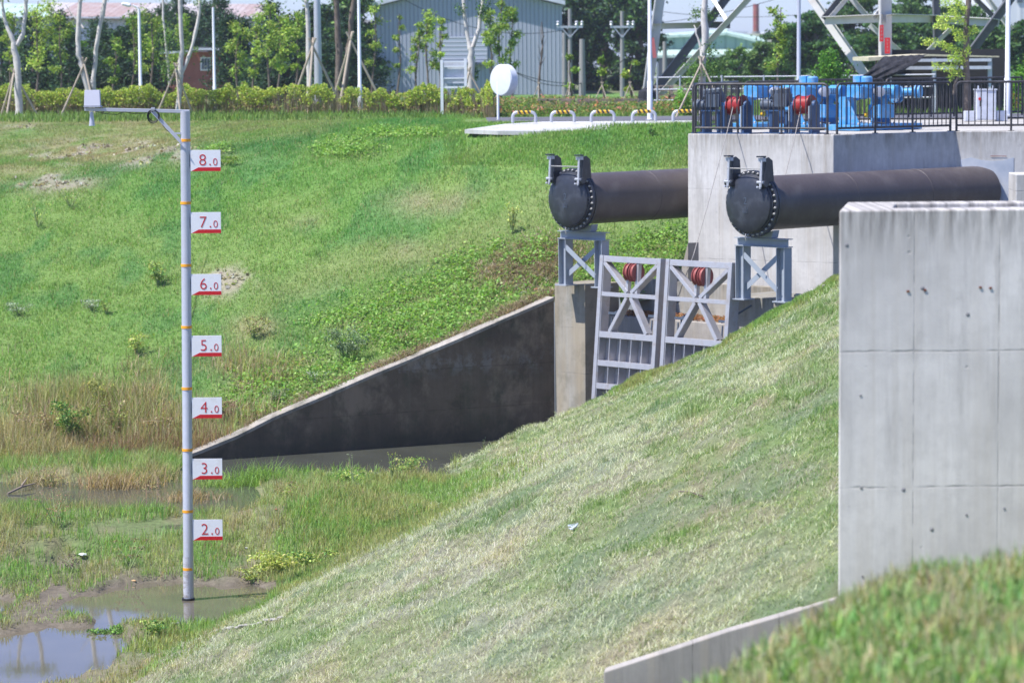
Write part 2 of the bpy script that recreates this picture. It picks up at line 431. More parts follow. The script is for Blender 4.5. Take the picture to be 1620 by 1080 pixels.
# --- colours of the ground cover (real albedo patches, fixed to the ground)
def mixc(a, b, k): k = np.asarray(k)[..., None]; return a*(1-k)+np.array(b)*k
def patch(px, py, L):
    k = np.zeros(np.shape(px))
    for (a, b, rx, ry, s) in L:
        k = np.maximum(k, s*np.exp(-(((px-a)/rx)**2+((py-b)/ry)**2)*1.2))
    return k
DRY = [(185, 238, 150, 24, 1.15), (60, 285, 90, 22, 1.0), (250, 205, 80, 14, .7), (25, 195, 40, 12, .9), (345, 447, 55, 26, 1.1), (690, 320, 80, 26, .5), (640, 400, 90, 20, .4), (400, 520, 40, 22, .8),
       (870, 430, 70, 18, 1.3), (520, 645, 110, 24, .7), (640, 590, 120, 20, .8), (800, 500, 90, 12, .9), (1040, 470, 60, 30, .9), (480, 350, 60, 12, .3)]
SOIL = [(185, 243, 130, 20, .8), (60, 288, 80, 14, .8), (350, 445, 50, 20, .9), (30, 198, 24, 8, .7), (860, 436, 50, 11, 1.0)]
BROWN = [(160, 665, 190, 50, 1.15), (270, 690, 110, 50, 1.3), (20, 700, 80, 50, 1.1), (400, 590, 70, 35, .8), (420, 660, 90, 30, .9), (250, 590, 60, 25, .6), (-120, 680, 150, 70, 1)]
VINE = [(550, 238, 60, 16, 1.0), (640, 215, 80, 5, .9), (345, 240, 30, 8, .7), (640, 515, 150, 45, 1.2), (480, 600, 100, 42, 1.2), (810, 430, 120, 45, 1.25), (700, 475, 110, 42, 1.1), (940, 440, 80, 40, 1), (400, 640, 70, 30, .9), (1040, 400, 70, 45, 1)]
def col_far(X, Y, Z):
    px, py = project(X, Y, Z)
    n1 = fbm(X*.35, Y*.3, 31, 5); n2 = fbm(X*1.2, Y*.8, 37, 4); n3 = fbm(X*.2, Y*.18, 41, 3)
    c = np.zeros(np.shape(X)+(3,))+np.array((.165, .335, .07))
    c = mixc(c, (.235, .37, .095), sstep(.42, .62, n1)*.7)
    c = mixc(c, (.085, .26, .07), sstep(.48, .68, n2)*.6)
    c = mixc(c, (.33, .36, .15), sstep(.58, .75, n3)*.45)
    jit = (n2-.5)*1.6
    d = patch(px, py, DRY); c = mixc(c, (.43, .36, .22), np.clip(d*(.75+jit*1.6), 0, .9))
    v = patch(px, py, VINE); c = mixc(c, (.17, .33, .05), np.clip(v*.9, 0, .9)*(px < 1200))
    b = patch(px, py, BROWN)*(.35+1.3*sstep(.35, .6, fbm(X*.9, Y*.8, 93, 4))); c = mixc(c, (.42, .33, .20), np.clip(b*(.6+jit), 0, .7))
    up = sstep(14, -8, py-np.interp(px, [-300, 0, 130, 270, 400, 520, 700], [300, 286, 268, 232, 222, 204, 190]))*sstep(620, 380, px); c = mixc(c, (.33, .32, .15), up*np.clip(.45+jit*.8, 0, .9)); c = mixc(c, (.07, .23, .055), .75*np.exp(-((py-12-np.interp(px, [-300, 0, 130, 270, 400, 520, 700], [300, 286, 268, 232, 222, 204, 190]))/11)**2)*(px < 500))
    return c, d, v, b, px, py
def col_near(X, Y, Z):
    px, py = project(X, Y, Z)
    n1 = fbm(X*.33, Y*.42, 51, 5); n2 = fbm(X*1.4, Y*1.1, 57, 4); n3 = fbm(X*.9, Y*.35, 61, 4)
    c = np.zeros(np.shape(X)+(3,))+np.array((.42, .43, .30))
    g = sstep(.46, .62, n1)
    g = np.maximum(g, patch(px, py, [(1150, 650, 190, 30, .9), (1000, 620, 200, 25, 1), (650, 770, 160, 30, .9), (540, 880, 80, 60, .7), (1290, 560, 80, 60, .7), (1020, 825, 40, 20, 1), (740, 710, 90, 16, 1), (1230, 500, 110, 30, .9), (1010, 600, 260, 12, .8), (1280, 800, 60, 60, .6)]))
    wh = patch(px, py, [(700, 930, 330, 150, 1.1), (640, 800, 200, 60, .9), (860, 740, 220, 50, .8), (1080, 690, 160, 25, .6), (1180, 600, 150, 22, .6), (1250, 520, 90, 16, .5), (400, 1040, 200, 50, 1)])
    g = np.clip(g*.8+.42-.75*wh*(.3+1.2*n3), 0, 1); g = np.maximum(g, sstep(-2.2, -.5, edge(X, Y))*.95)
    c = mixc(c, (.48, .48, .395), np.clip(wh, 0, 1)*.65); c = mixc(c, (.26, .39, .115), g*.85)
    c = mixc(c, (.50, .42, .28), sstep(.55, .72, n3)*.6)
    c = mixc(c, (.24, .33, .19), sstep(.5, .68, n2)*.75)
    return c, g, px, py
def col_marsh(X, Y):
    n1 = fbm(X*.6, Y*.3, 71, 4); n2 = fbm(X*1.8, Y*.9, 77, 4)
    c = np.zeros(np.shape(X)+(3,))+np.array((.21, .36, .09))
    c = mixc(c, (.33, .39, .15), sstep(.42, .6, n1)); c = mixc(c, (.42, .32, .2), sstep(.52, .66, n2)*.55)
    return c

def grid(name, xs, ys_of, colf, zf, skip=None):
    nx, ny = len(xs), ys_of(xs[0]).shape[0]
    X = np.repeat(xs[:, None], ny, 1); Y = np.stack([ys_of(x) for x in xs]); Z = zf(X, Y)
    V = np.stack([X, Y, Z], -1).reshape(-1, 3); C = colf(X, Y, Z).reshape(-1, 3)
    i, j = np.meshgrid(np.arange(nx-1), np.arange(ny-1), indexing='ij'); a = (i*ny+j).ravel()
    Fq = np.stack([a, a+ny, a+ny+1, a+1], 1)
    if skip is not None:
        cxy = V[Fq].mean(1); Fq = Fq[~skip(cxy[:, 0], cxy[:, 1])]
    o = fast_mesh(name, V, Fq, None, C, M['ground']); o['kind'] = 'structure'
    o.data.polygons.foreach_set('use_smooth', [True]*len(o.data.polygons))
    return o
yo = lambda x: np.concatenate([float(ybound(x))+np.linspace(0, 1, 90)**1.1*(96-float(ybound(x))), [100, 110, 130, 160]])
def gc_far(X, Y, Z):
    c, d, v, b, px, py = col_far(X, Y, Z); s = patch(px, py, SOIL)*(2.1*sstep(.47, .6, fbm(X*1.7, Y*1.1, 91, 5)))
    c = c*np.array((.8, .75, .8)); c = mixc(c, (.33, .29, .23), np.clip(s*.9, 0, .75)); c = mixc(c, (.16, .12, .08), np.clip(v*.7+b*.5, 0, .6))
    return c
grid('far_bank', np.unique(np.concatenate([np.linspace(-45, -14, 40), np.linspace(-14, 8, 150), np.linspace(8, 45, 30), [hx-.02, hx+.02, GA.x, GA.x+.06, 2.39, 2.41, 3.94, 3.96, 5.44, 5.46]])), yo, gc_far, zfar)
def gc_near(X, Y, Z):
    c, g, px, py = col_near(X, Y, Z); m = col_marsh(X, Y)
    mud = mixc(m*.6, (.17, .145, .115), sstep(1.22, 1.03, Z)*(Y < 52)); mud = mixc(mud, (.2, .17, .13), .35+0*X)
    w = sstep(-1.0, .6, X-xtoe(Y)); c = mixc(c*.55, (.23, .20, .14), sstep(.4, .65, fbm(X*2.6, Y*1.8, 88, 3))*.5)
    c = mud*(1-w[..., None])+c*w[..., None]
    k = (Y < 24.4)[..., None]; return np.where(k, np.array((.22, .25, .10)), c)
grid('near_bank', np.concatenate([np.linspace(-42, -13, 30), np.linspace(-12.9, 9, 200), np.linspace(9.4, 30, 24)]),
     lambda x: np.concatenate([np.linspace(3, 24.35, 50), np.linspace(24.42, 66, 190)]), gc_near,
     lambda X, Y: np.where((edge(X, Y) > 0) & (X > GA.x-2.2), np.minimum(znear(X, Y), .6), znear(X, Y)))
gp = MB(); gp.add([(-2500, 155, 8.13), (2500, 155, 8.13), (2500, 6000, 8.13), (-2500, 6000, 8.13)], [(0, 1, 2, 3)])
t = NT('far_ground'); t.out(t.mix(t.ramp(t.noise(.05, 5), .4, .6), (.10, .16, .05), (.2, .2, .12)), .9, 0, .1)
gp.build('ground', t.m)['kind'] = 'structure'
for sx in (-1, 1):
    g2 = MB(); g2.add([(sx*44.5, 70, 8.125), (sx*2500, 70, 8.125), (sx*2500, 156, 8.125), (sx*44.5, 156, 8.125)], [(0, 1, 2, 3)]); g2.build('ground', t.m)['kind'] = 'structure'

# --- water
def mat_water(name, col, rough, bump, bs, see=0.0):
    t = NT(name); t.b.inputs['Transmission Weight'].default_value = 0
    h = t.noise(bs, 3, .5, sc=(1, .6, 1)); n = t.noise(.7, 4)
    t.bump(h, bump, .01)
    return t.out(t.mix(t.ramp(n, .35, .65), col, tuple(q*1.3 for q in col)), rough, 0, .5)
def sheet(name, poly, z, mat):
    m = MB(); m.add([(x, y, z) for x, y in poly], [tuple(range(len(poly)))]); o = m.build(name, mat); o['kind'] = 'structure'; return o
sheet('channel_water', [(-45, 50.4), (-3.0, 50.4), (1.6, 56), (2.0, 61), (W1.x+.1, W1.y+.1), (W0.x, W0.y+.1), (-45, 59.5)], ZW, mat_water('murky_water', (.06, .062, .05), .05, .06, 6))
sheet('puddle_water', [(-40, 33), (-3.0, 33), (-2.2, 47.5), (-2.2, 49.6), (-40, 49.6)], ZP, mat_water('puddle_water', (.11, .095, .07), .03, .02, 3))

# ------------------------------------------------------------------ grass and leaves as real blades
def blades(X, Y, Z, H, Wd, az, lean, C, name, flat=0.0, mat='leaf', tag_=None):
    n = len(X); P0 = np.stack([X, Y, Z], 1)
    d = np.stack([np.cos(az), np.sin(az), np.zeros(n)], 1)
    fa = az+np.pi/2+rng.normal(0, .6, n); s = np.stack([np.cos(fa), np.sin(fa), np.zeros(n)], 1)*(Wd/2)[:, None]
    up = np.array([0, 0, 1.0])
    cl = np.cos(lean)[:, None]; sl = np.sin(lean)[:, None]; Hc = H[:, None]
    m = P0+Hc*.55*(up*np.cos(lean*.6)[:, None]+d*np.sin(lean*.6)[:, None])
    tp = m+Hc*.5*(up*np.cos(lean*1.5)[:, None]+d*np.sin(lean*1.5)[:, None])
    V = np.stack([P0-s, P0+s, m+s*.8, m-s*.8, tp], 1).reshape(-1, 3)
    k = np.arange(n)*5
    Fq = np.stack([k, k+1, k+2, k+3], 1); Ft = np.stack([k+3, k+2, k+4], 1)
    CC = np.repeat(C, 5, 0)
    o = fast_mesh(name, V, Fq, Ft, CC, M[mat])
    if tag_: tag(o, tag_[0], tag_[1], kind='stuff')
    return o
def leaves_geo(Pc, size, C, up=.5, aspect=.55):
    """diamond leaves with random orientation; returns V, Fq, C"""
    n = len(Pc); a = rng.normal(0, 1, (n, 3)); a[:, 2] += up*1.0; nrm = a/np.linalg.norm(a, axis=1)[:, None]
    r = rng.normal(0, 1, (n, 3)); u = np.cross(nrm, r); u /= np.linalg.norm(u, axis=1)[:, None]; v = np.cross(nrm, u)
    L = (size/2)[:, None]; Wd = L*aspect
    V = np.stack([Pc-u*L, Pc-v*Wd+nrm*L*.15, Pc+u*L, Pc+v*Wd+nrm*L*.15], 1).reshape(-1, 3)
    k = np.arange(n)*4
    return V, np.stack([k, k+1, k+2, k+3], 1), np.repeat(C, 4, 0)
def jitc(C, v=.18, hv=.06):
    n = len(C); return np.clip(C*(1+rng.normal(0, v, (n, 1)))*(1+rng.normal(0, hv, (n, 3))), .01, .8)
def infrustum(X, Y, margin=2.0, lo=-.185, hi=.185): return (X > lo*Y-margin) & (X < hi*Y+margin)

# far bank grass
n = 880000
X = rng.uniform(-20, 9, n); Y = 57.5+rng.uniform(0, 1, n)**1.15*35; k = (Y > ybound(X)+.05) & infrustum(X, Y, 4) & (Y < 91) & (X < 5.4) & ~((Y > 71.4) & (X > Xi(738, Y)))
X, Y = X[k], Y[k]; Z = zfar(X, Y); c, d, v, b, px, py = col_far(X, Y, Z); so = patch(px, py, SOIL)*(2.1*sstep(.47, .6, fbm(X*1.7, Y*1.1, 91, 5)))
k = (rng.uniform(0, 1, len(X)) > np.clip(so*1.25+v*.35+b*.3, 0, .96)) & (Z > ZW+.02)
X, Y, Z, c, d, v, b = [q[k] for q in (X, Y, Z, c, d, v, b)]
n = len(X); cl = fbm(X*2.2, Y*1.6, 5, 3)
H = (.045+.10*cl)*rng.uniform(.6, 1.3, n)*(1-.35*d); H *= 1-.35*sstep(80, 90, Y)
C = jitc(c, .2, .08); dry = rng.uniform(0, 1, n) < .07+.25*np.clip(b+d, 0, 1); C[dry] = jitc(np.tile((.40, .34, .18), (dry.sum(), 1)))
blades(X, Y, Z-.02, H, rng.uniform(.009, .017, n), rng.uniform(0, 6.28, n), np.abs(rng.normal(.4, .3, n)), C, 'tall_grass', tag_=('tall bright green grass covering the far sloping bank', 'grass'))
n = 70000; X = rng.uniform(-17, 2.5, n); Y = rng.uniform(63, 90, n); Z = zfar(X, Y); px, py = project(X, Y, Z); so = patch(px, py, SOIL)*(2.1*sstep(.47, .6, fbm(X*1.7, Y*1.1, 91, 5)))
k = rng.uniform(.25, 1.6, n) < so*(.3+fbm(X*5, Y*5, 55)); n = int(k.sum()); pal = np.array([(.42, .39, .34), (.30, .26, .2), (.50, .47, .42), (.22, .18, .13), (.28, .32, .14)])
V, Fq, CC = leaves_geo(np.stack([X, Y, Z+.03], 1)[k], rng.uniform(.04, .16, n), jitc(pal[rng.integers(0, 5, n)], .2), 1.0, .7)
tag(fast_mesh('gravel', V, Fq, None, CC, M['leaf']), 'pale broken stones and dry crumbs on the bare patches of the far bank', 'gravel', kind='stuff')
# seed stalks and brown weeds
n = 72000; X = rng.uniform(-17, -1, n); Y = rng.uniform(57.3, 66, n); k = (Y > ybound(X)+.1); X, Y = X[k], Y[k]; Z = zfar(X, Y); c, d, v, b, px, py = col_far(X, Y, Z)
k = (rng.uniform(0, 1.5, len(X)) < b*(.4+1.1*fbm(X*1.3, Y*1.3, 66))) & (Z > ZW-.1); X, Y, Z, b = X[k], Y[k], Z[k], b[k]; n = len(X)
pal = np.array([(.46, .36, .24), (.54, .46, .29), (.38, .26, .18), (.28, .36, .11), (.38, .42, .16)]); C = jitc(pal[rng.choice(5, n, p=[.22, .2, .16, .22, .2])])
blades(X, Y, Z-.02, rng.uniform(.3, .8, n)*np.clip(b, .5, 1), rng.uniform(.010, .02, n), rng.uniform(0, 6.28, n), np.abs(rng.normal(.35, .35, n)), C, 'dry_weeds', tag_=('tangled brown dry weeds at the foot of the far bank', 'weeds'))
# creeping vine leaves
n = 360000; X = rng.uniform(-9.5, 4.2, n); Y = rng.uniform(59.5, 80, n); k = (Y > ybound(X)+.02) & ~((Y > 72) & (X > 1)); X, Y = X[k], Y[k]; Z = zfar(X, Y); c, d, v, b, px, py = col_far(X, Y, Z)
k = rng.uniform(0, 1.0, len(X)) < sstep(.1, .85, v)*(.3+1.1*sstep(.3, .6, fbm(X*1.5, Y*1.5, 12, 3))); X, Y, Z = X[k], Y[k], Z[k]; n = len(X)
hh = .04+.30*fbm(X*1.7, Y*1.7, 12, 3)**1.5*rng.uniform(.2, 1.3, n)
pal = np.array([(.23, .40, .09), (.29, .46, .11), (.17, .33, .075), (.38, .48, .18)]); C = jitc(pal[rng.choice(4, n, p=[.4, .3, .2, .1])])
V, Fq, CC = leaves_geo(np.stack([X, Y, Z+hh], 1), .03+.07*rng.uniform(0, 1, n)**1.8, C, up=1.2, aspect=.7)
tag(fast_mesh('creeping_vines', V, Fq, None, CC, M['leaf']), 'low mat of bright green leafy creepers on the far bank above the wing wall', 'ground cover', kind='stuff')

n = 13000; mc = P(845, 438, 65.0); X = mc.x+rng.normal(0, .6, n); Y = mc.y+rng.normal(0, .5, n); k = Y > ybound(X)+.1; X, Y = X[k], Y[k]
n2_ = 22000; sx = rng.uniform(0, 1, n2_); X2 = W0.x+1.5+(W1.x-W0.x-1.5)*sx; Y2 = ybound(X2)+.12+np.abs(rng.normal(0, .22, n2_)); X = np.r_[X, X2]; Y = np.r_[Y, Y2]; n = len(X); Z = zfar(X, Y)+.02+.12*fbm(X*3, Y*3, 8)
pal = np.array([(.34, .26, .19), (.44, .37, .28), (.24, .18, .13), (.24, .29, .12), (.18, .14, .11)])
blades(X, Y, Z, rng.uniform(.06, .2, n), rng.uniform(.008, .02, n), rng.uniform(0, 6.28, n), rng.uniform(.9, 1.5, n), jitc(pal[rng.integers(0, 5, n)], .25), 'mulch', tag_=('brown cut vegetation heaped above the top of the wing wall', 'mulch'))
# near bank: standing stubble and pale clippings
n = 900000
Y = 22.5+39*rng.uniform(0, 1, n)**1.3; X = rng.uniform(-7, 9.5, n); k = infrustum(X, Y, 1.2, hi=.135) & ((Y > 24.45) | (X < .74)) & (X > xtoe(Y)-.1+2.4*(fbm(X*.7, Y*.5, 101, 4)-.5)+.5*(rng.uniform(0, 1, n)-.5)+.35) & (edge(X, Y) < -.02); X, Y = X[k], Y[k]
Z = znear(X, Y); c, g, px, py = col_near(X, Y, Z); n = len(X)
lay = rng.uniform(0, 1, n) < .55-.42*g                       # lying clippings
C = jitc(c, .2, .05)
C[lay] = jitc(mixc(c[lay], (.53, .53, .43), .5+0*g[lay]), .26, .03)
stg = (~lay) & (rng.uniform(0, 1, n) < .6); C[stg] = jitc(mixc(c[stg], (.17, .28, .09), .35+.5*g[stg]), .2, .06)
tuft = sstep(.6, .75, fbm(X*1.6, Y*1.2, 99, 3))
H = np.where(lay, rng.uniform(.04, .16, n), rng.uniform(.02, .06, n)+.09*tuft)
H *= np.clip(.35+Y/58, .75, 1.1)*(.7+.6*fbm(X*1.3, Y, 3, 3))
keep = rng.uniform(0, 1, n) < .58+1.1*sstep(.32, .55, fbm(X*2.6, Y*1.8, 88, 3)); X, Y, Z, H, C, lay, n = X[keep], Y[keep], Z[keep], H[keep], C[keep], lay[keep], int(keep.sum())
lean = np.where(lay, rng.uniform(1.0, 1.5, n), np.abs(rng.normal(.4, .3, n)))
blades(X, Y, Z+np.where(lay, rng.uniform(.0, .05, n), -.01), H, rng.uniform(.005, .011, n)*np.clip(Y/45, .85, 1.15), rng.uniform(0, 6.28, n), lean, C, 'mown_grass', tag_=('pale freshly mown grass with dry clippings on the near slope', 'grass'))
# fringe of taller grass along the far edge and the toe of the near bank
n = 170000; u = rng.uniform(0, 1, n); X = rng.uniform(-3.2, 7.5, n); Y = 61.75-X-np.abs(rng.normal(0, .5, n)); tm = rng.uniform(0, 1, n) < .35
Y = np.where(tm, rng.uniform(41, 55.5, n), Y); X = np.where(tm, xtoe(Y)+rng.normal(.5, 1.15, n), X)
k = (Y < 61.5) & (X > xtoe(Y)-1.5) & (edge(X, Y) < 0); X, Y, tm = X[k], Y[k], tm[k]; Z = znear(X, Y); n = len(X)
C = jitc(mixc(np.tile((.26, .40, .11), (n, 1)), (.40, .40, .17), sstep(.4, .6, fbm(X*1.2, Y*.8, 64))*.8), .25, .08); H = rng.uniform(.05, .15, n)*np.where(tm, 1.4, 1)
k = Z > ZP+.05
blades(X[k], Y[k], Z[k], H[k], rng.uniform(.008, .016, n)[k], rng.uniform(0, 6.28, n)[k], np.abs(rng.normal(.35, .3, n))[k], C[k], 'fringe_grass', tag_=('fresh green grass fringe along the edge of the near slope', 'grass'))
# marsh
n = 250000; Y = rng.uniform(38, 60, n); X = rng.uniform(-15, 0, n); k = infrustum(X, Y, 4) & (X < xtoe(Y)+1.1); X, Y = X[k], Y[k]; Z = znear(X, Y)
lv = np.where(Y > 50, ZW, ZP); nn = fbm(X*1.1, Y*.6, 15, 4)
k = (Z > lv+.035-.10*(nn > .62)) & (rng.uniform(0, 1, len(X)) < .25+1.3*sstep(.35, .55, nn)) & ~((X > -5.9) & (Y > 44.5) & (Y < 47.4)&(X<-4.6)); X, Y, Z, nn = X[k], Y[k], Z[k], nn[k]; n = len(X)
c = col_marsh(X, Y); C = jitc(c, .2, .08); dr = rng.uniform(0, 1, n) < .1; C[dr] = jitc(np.tile((.42, .35, .2), (dr.sum(), 1)))
H = rng.uniform(.06, .26, n)*(.5+1.1*nn)*(.55+.6*sstep(44, 52, Y))
blades(X, Y, Z-.01, H, rng.uniform(.007, .014, n), rng.uniform(0, 6.28, n), np.abs(rng.normal(.5, .4, n)), C, 'marsh_grass', tag_=('low green and brown marsh grass between puddles on the river flat', 'grass'))
# foreground mound
n = 90000; Y = rng.uniform(10.5, 17.5, n); X = rng.uniform(.6, 4.6, n); X, Y = X, Y; Z = znear(X, Y)
nn = fbm(X*3, Y*3, 19, 3); H = rng.uniform(.04, .14, n)*(.4+1.5*nn); lay = rng.uniform(0, 1, n) < .22
C = jitc(mixc(np.zeros((n, 3))+np.array((.25, .39, .14)), (.42, .40, .24), sstep(.46, .58, fbm(X*6, Y*6, 23, 3))*.95), .3, .1)
C[lay] = jitc(np.tile((.48, .44, .30), (lay.sum(), 1)), .2)
blades(X, Y, Z, H, rng.uniform(.006, .018, n), rng.uniform(0, 6.28, n), np.where(lay, 1.3, np.abs(rng.normal(.4, .3, n))), C, 'foreground_grass', tag_=('out of focus tufty grass on the mound at lower right', 'grass'))
n = 26000; Y = 18+rng.uniform(0, 1, n)*6.3; X = rng.uniform(.5, 3.4, n); Z = znear(X, Y)
blades(X, Y, Z, rng.uniform(.04, .12, n), rng.uniform(.006, .011, n), rng.uniform(0, 6.28, n), np.abs(rng.normal(.5, .4, n)), jitc(np.tile((.28, .4, .12), (n, 1)), .25, .08), 'foreground_grass', tag_=('soft green grass strip below the low concrete kerb wall', 'grass'))
# ------------------------------------------------------------------ materials for structures
Z3 = Vector((0, 0, 1))
M['conc_near'] = mat_concrete('concrete_near', (.67, .635, .60), (.15, .14, .13), .85, top=8.42, run=.6, joints=(P(1450, 556, 23.8).z, P(1500, 770, 23.8).z), vax=(1, 0, 0), vjoints=(P(1447, 450, 23.8).x, P(1582, 450, 23.8).x))
M['conc_pier'] = mat_concrete('concrete_pier', (.56, .545, .52), (.16, .14, .11), .75, top=8.13, joints=(6.93, 5.4), vax=(.84, -.54, 0), vjoints=(PA.x*.84-PA.y*.54+.78,))
M['conc_wing'] = mat_concrete('concrete_wing', (.15, .112, .078), (.04, .031, .024), .6, run=.25, blotch=.55, top=4.0, joints=(2.2, 3.1), vax=(WD.x, WD.y, 0), vjoints=tuple(W0.x*WD.x+W0.y*WD.y+q for q in (1.9, 3.6, 5.2, 6.7)), moss=.5)
M['conc_cap'] = mat_concrete('concrete_cap', (.34, .31, .27), (.14, .11, .09), .8, moss=.6)
M['conc_head'] = mat_concrete('concrete_head', (.36, .345, .31), (.10, .095, .08), .8, top=4.9, joints=(3.9, 2.9), vax=(.707, -.707, 0), warm=(.30, .24, .15), moss=.3)
M['conc_pave'] = mat_concrete('concrete_pavement', (.48, .48, .47), (.4, .38, .36), .3)
M['conc_kerb'] = mat_concrete('concrete_kerb', (.36, .335, .31), (.13, .125, .12), .8, top=5.4, vax=(1, 0, 0), vjoints=(1.55, 2.3))
M['galv'] = mat_paint('galvanised_steel', (.48, .49, .53), .42, .35, .08, (.33, .31, .3), .3, 5)
M['gate'] = mat_paint('stainless_gate_steel', (.46, .45, .47), .4, .45, .12, (.30, .23, .18), .5, 5)
M['support'] = mat_paint('grey_blue_paint', (.30, .335, .385), .5, .0, .1, (.2, .19, .18), .3, 4)
M['black'] = mat_paint('black_cast_paint', (.026, .029, .040), .38, 0, .2, (.10, .11, .13), .25, 5, .5)
M['pipe'] = mat_paint('dark_pipe_coating', (.078, .064, .063), .5, 0, .12, (.14, .125, .12), .35, 2, .4)
M['bolt'] = mat_paint('steel_bolts', (.38, .37, .36), .5, .4)
M['red'] = mat_paint('red_paint', (.27, .014, .014), .4, 0, .15, (.5, .12, .1), .25, 5)
M['sheave'] = mat_paint('faded_red_sheave', (.27, .065, .06), .55, 0, .15)
M['rail'] = mat_paint('dark_rail_paint', (.05, .047, .05), .45, .2, .12, (.2, .19, .18), .2, 5)
M['blue'] = mat_paint('blue_machine_paint', (.065, .28, .55), .5, 0, .22, (.30, .30, .30), .6, 5)
M['navy'] = mat_paint('dark_blue_paint', (.03, .07, .16), .45)
M['motor'] = mat_paint('slate_motor_paint', (.07, .09, .125), .45)
M['disc'] = mat_paint('round_sign_paint', (.62, .64, .68), .5, 0, .05)
M['signw'] = mat_paint('sign_enamel', (.74, .745, .77), .4, 0, .04, (.50, .46, .40), .35, 7)
M['box'] = mat_paint('grey_lavender_box', (.36, .37, .44), .5, 0, .04)
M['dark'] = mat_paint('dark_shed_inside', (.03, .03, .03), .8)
M['yellow'] = mat_paint('yellow_paint', (.75, .42, .02), .5)
M['orange'] = mat_paint('orange_tape', (.85, .36, .02), .5, var=.05)
M['white'] = mat_paint('white_enamel', (.78, .79, .82), .35, 0, .02)
M['signred'] = mat_paint('sign_red', (.52, .008, .014), .4, var=.03)
M['blackrub'] = mat_paint('black_rubber', (.015, .015, .016), .6)
M['rope'] = mat_paint('wire_rope', (.30, .28, .26), .6)
M['cab'] = mat_paint('pale_grey_cabinet', (.52, .54, .60), .45)
M['wood'] = mat_paint('weathered_wood', (.28, .22, .17), .8, 0, .25)

def text_mesh(name, body, origin, xdir, up, size, mat, parent, depth=.003, sx=1.0):
    cu = bpy.data.curves.new('t', 'FONT'); cu.body = body; cu.size = size; cu.extrude = depth; cu.align_x = 'CENTER'
    cu.offset = -size*.012
    ob = bpy.data.objects.new('t', cu); COL.objects.link(ob); dg = bpy.context.evaluated_depsgraph_get(); dg.update()
    me = bpy.data.meshes.new_from_object(ob.evaluated_get(dg)); bpy.data.objects.remove(ob); bpy.data.curves.remove(cu)
    x = Vector(xdir).normalized(); u = Vector(up).normalized(); nz = x.cross(u)
    mt = Matrix(((x.x*sx, u.x, nz.x, origin[0]), (x.y*sx, u.y, nz.y, origin[1]), (x.z*sx, u.z, nz.z, origin[2]), (0, 0, 0, 1)))
    q = parent
    while q.parent is not None: q = q.parent
    me.transform(_inv[q.name] @ mt); me.materials.clear()
    me.name = name
    return link(name, me, mat, parent)

# ------------------------------------------------------------------ wing wall, head wall
t = thing('wing_wall', 'dark stained concrete wing wall sloping down into the water left of the gates', 'wall', (W0.x, W0.y, ZW))
m = MB(); tops = []
for px, py in WTOP:
    w = wall_at(px); tops.append(Vector((w.x, w.y, P(px, py+3, w.y).z)))
bot = [Vector((p.x, p.y, .2)) for p in tops]
m.prism([*tops, *bot[::-1]], WN*WT); m.build('wall_face', M['conc_wing'], t)
m = MB()
for a, b in zip(tops[:-1], tops[1:]):
    n0 = WN*(WT+.03)-WN*.0; o_ = -WN*.02
    vs = [a+o_, b+o_, b+n0, a+n0, a+o_+Z3*.07, b+o_+Z3*.07, b+n0+Z3*.07, a+n0+Z3*.07]
    m.add([v+Z3*.003 for v in vs], [(0, 1, 5, 4), (4, 5, 6, 7), (3, 7, 6, 2)])
m.build('coping', M['conc_cap'], t)
HZ = 4.86                                # head wall top
H0 = GA+TD*.02; HL = GA+TD*.95
t = thing('head_wall', 'weathered tan concrete head wall that carries the two lift gates', 'wall', (GA.x, GA.y, 1))
m = MB(); m.prism([H0+Z3*.3, HL+Z3*.3, HL+AD*1.1+Z3*.3, H0+AD*1.1+Z3*.3], Z3*(HZ-.3)); m.build('side_pier', M['conc_head'], t, bevel=.012)
HR = GA+TD*5.05
m = MB(); m.prism([HR+Z3*.3, HR+TD*1.7+Z3*.3, HR+TD*1.7+AD*1.4+Z3*.3, HR+AD*1.4+Z3*.3], Z3*(HZ-.3-.02)); m.build('side_pier', M['conc_head'], t, bevel=.012)
m = MB(); b0 = HL+AD*.62; b1 = HR+AD*.62+TD*-.01; m.prism([b0+TD*.01+Z3*.3, b1+Z3*.3, b1+AD*.95+Z3*.3, b0+TD*.01+AD*.95+Z3*.3], Z3*(4.16-.3)); m.build('sill_block', M['conc_kerb'], t, bevel=.01)
m = MB(); c0 = HL+AD*1.6; c1 = HR+AD*1.6; m.prism([c0+Z3*.3, c1+Z3*.3, c1+AD*.3+Z3*.3, c0+AD*.3+Z3*.3], Z3*(4.9-.3)); m.build('back_wall', M['conc_head'], t)
# sloping side wall behind the gates rising to the pier
m = MB(); s0 = GA+TD*2.0+AD*1.92; s1 = Vector((PA.x-.02, PA.y-.25, 0)); nn_ = Vector((-(s1-s0).y, (s1-s0).x, 0)).normalized()*.28
m.prism([s0+Z3*3, s1+Z3*3, s1+Z3*5.75, s0+Z3*4.95], nn_); m.build('sloping_wall', M['conc_cap'], t)
# litter on the ledge
n = 2600; u = rng.uniform(.05, 4.0, n); w_ = rng.uniform(.1, .85, n)
Pc = np.array([(HL.x+.707*a+.707*(b+.62), HL.y-.707*a+.707*(b+.62), 4.17) for a, b in zip(u, w_)]); Pc[:, 2] += rng.uniform(0, .07, n)
V, Fq, CC = leaves_geo(Pc, rng.uniform(.04, .10, n), jitc(np.tile((.30, .15, .08), (n, 1)), .35, .1), 1.5, .5)
tag(fast_mesh('leaf_litter', V, Fq, None, CC, M['leaf']), 'brown fallen leaves lying on the concrete ledge behind the gates', 'leaf litter', kind='stuff')

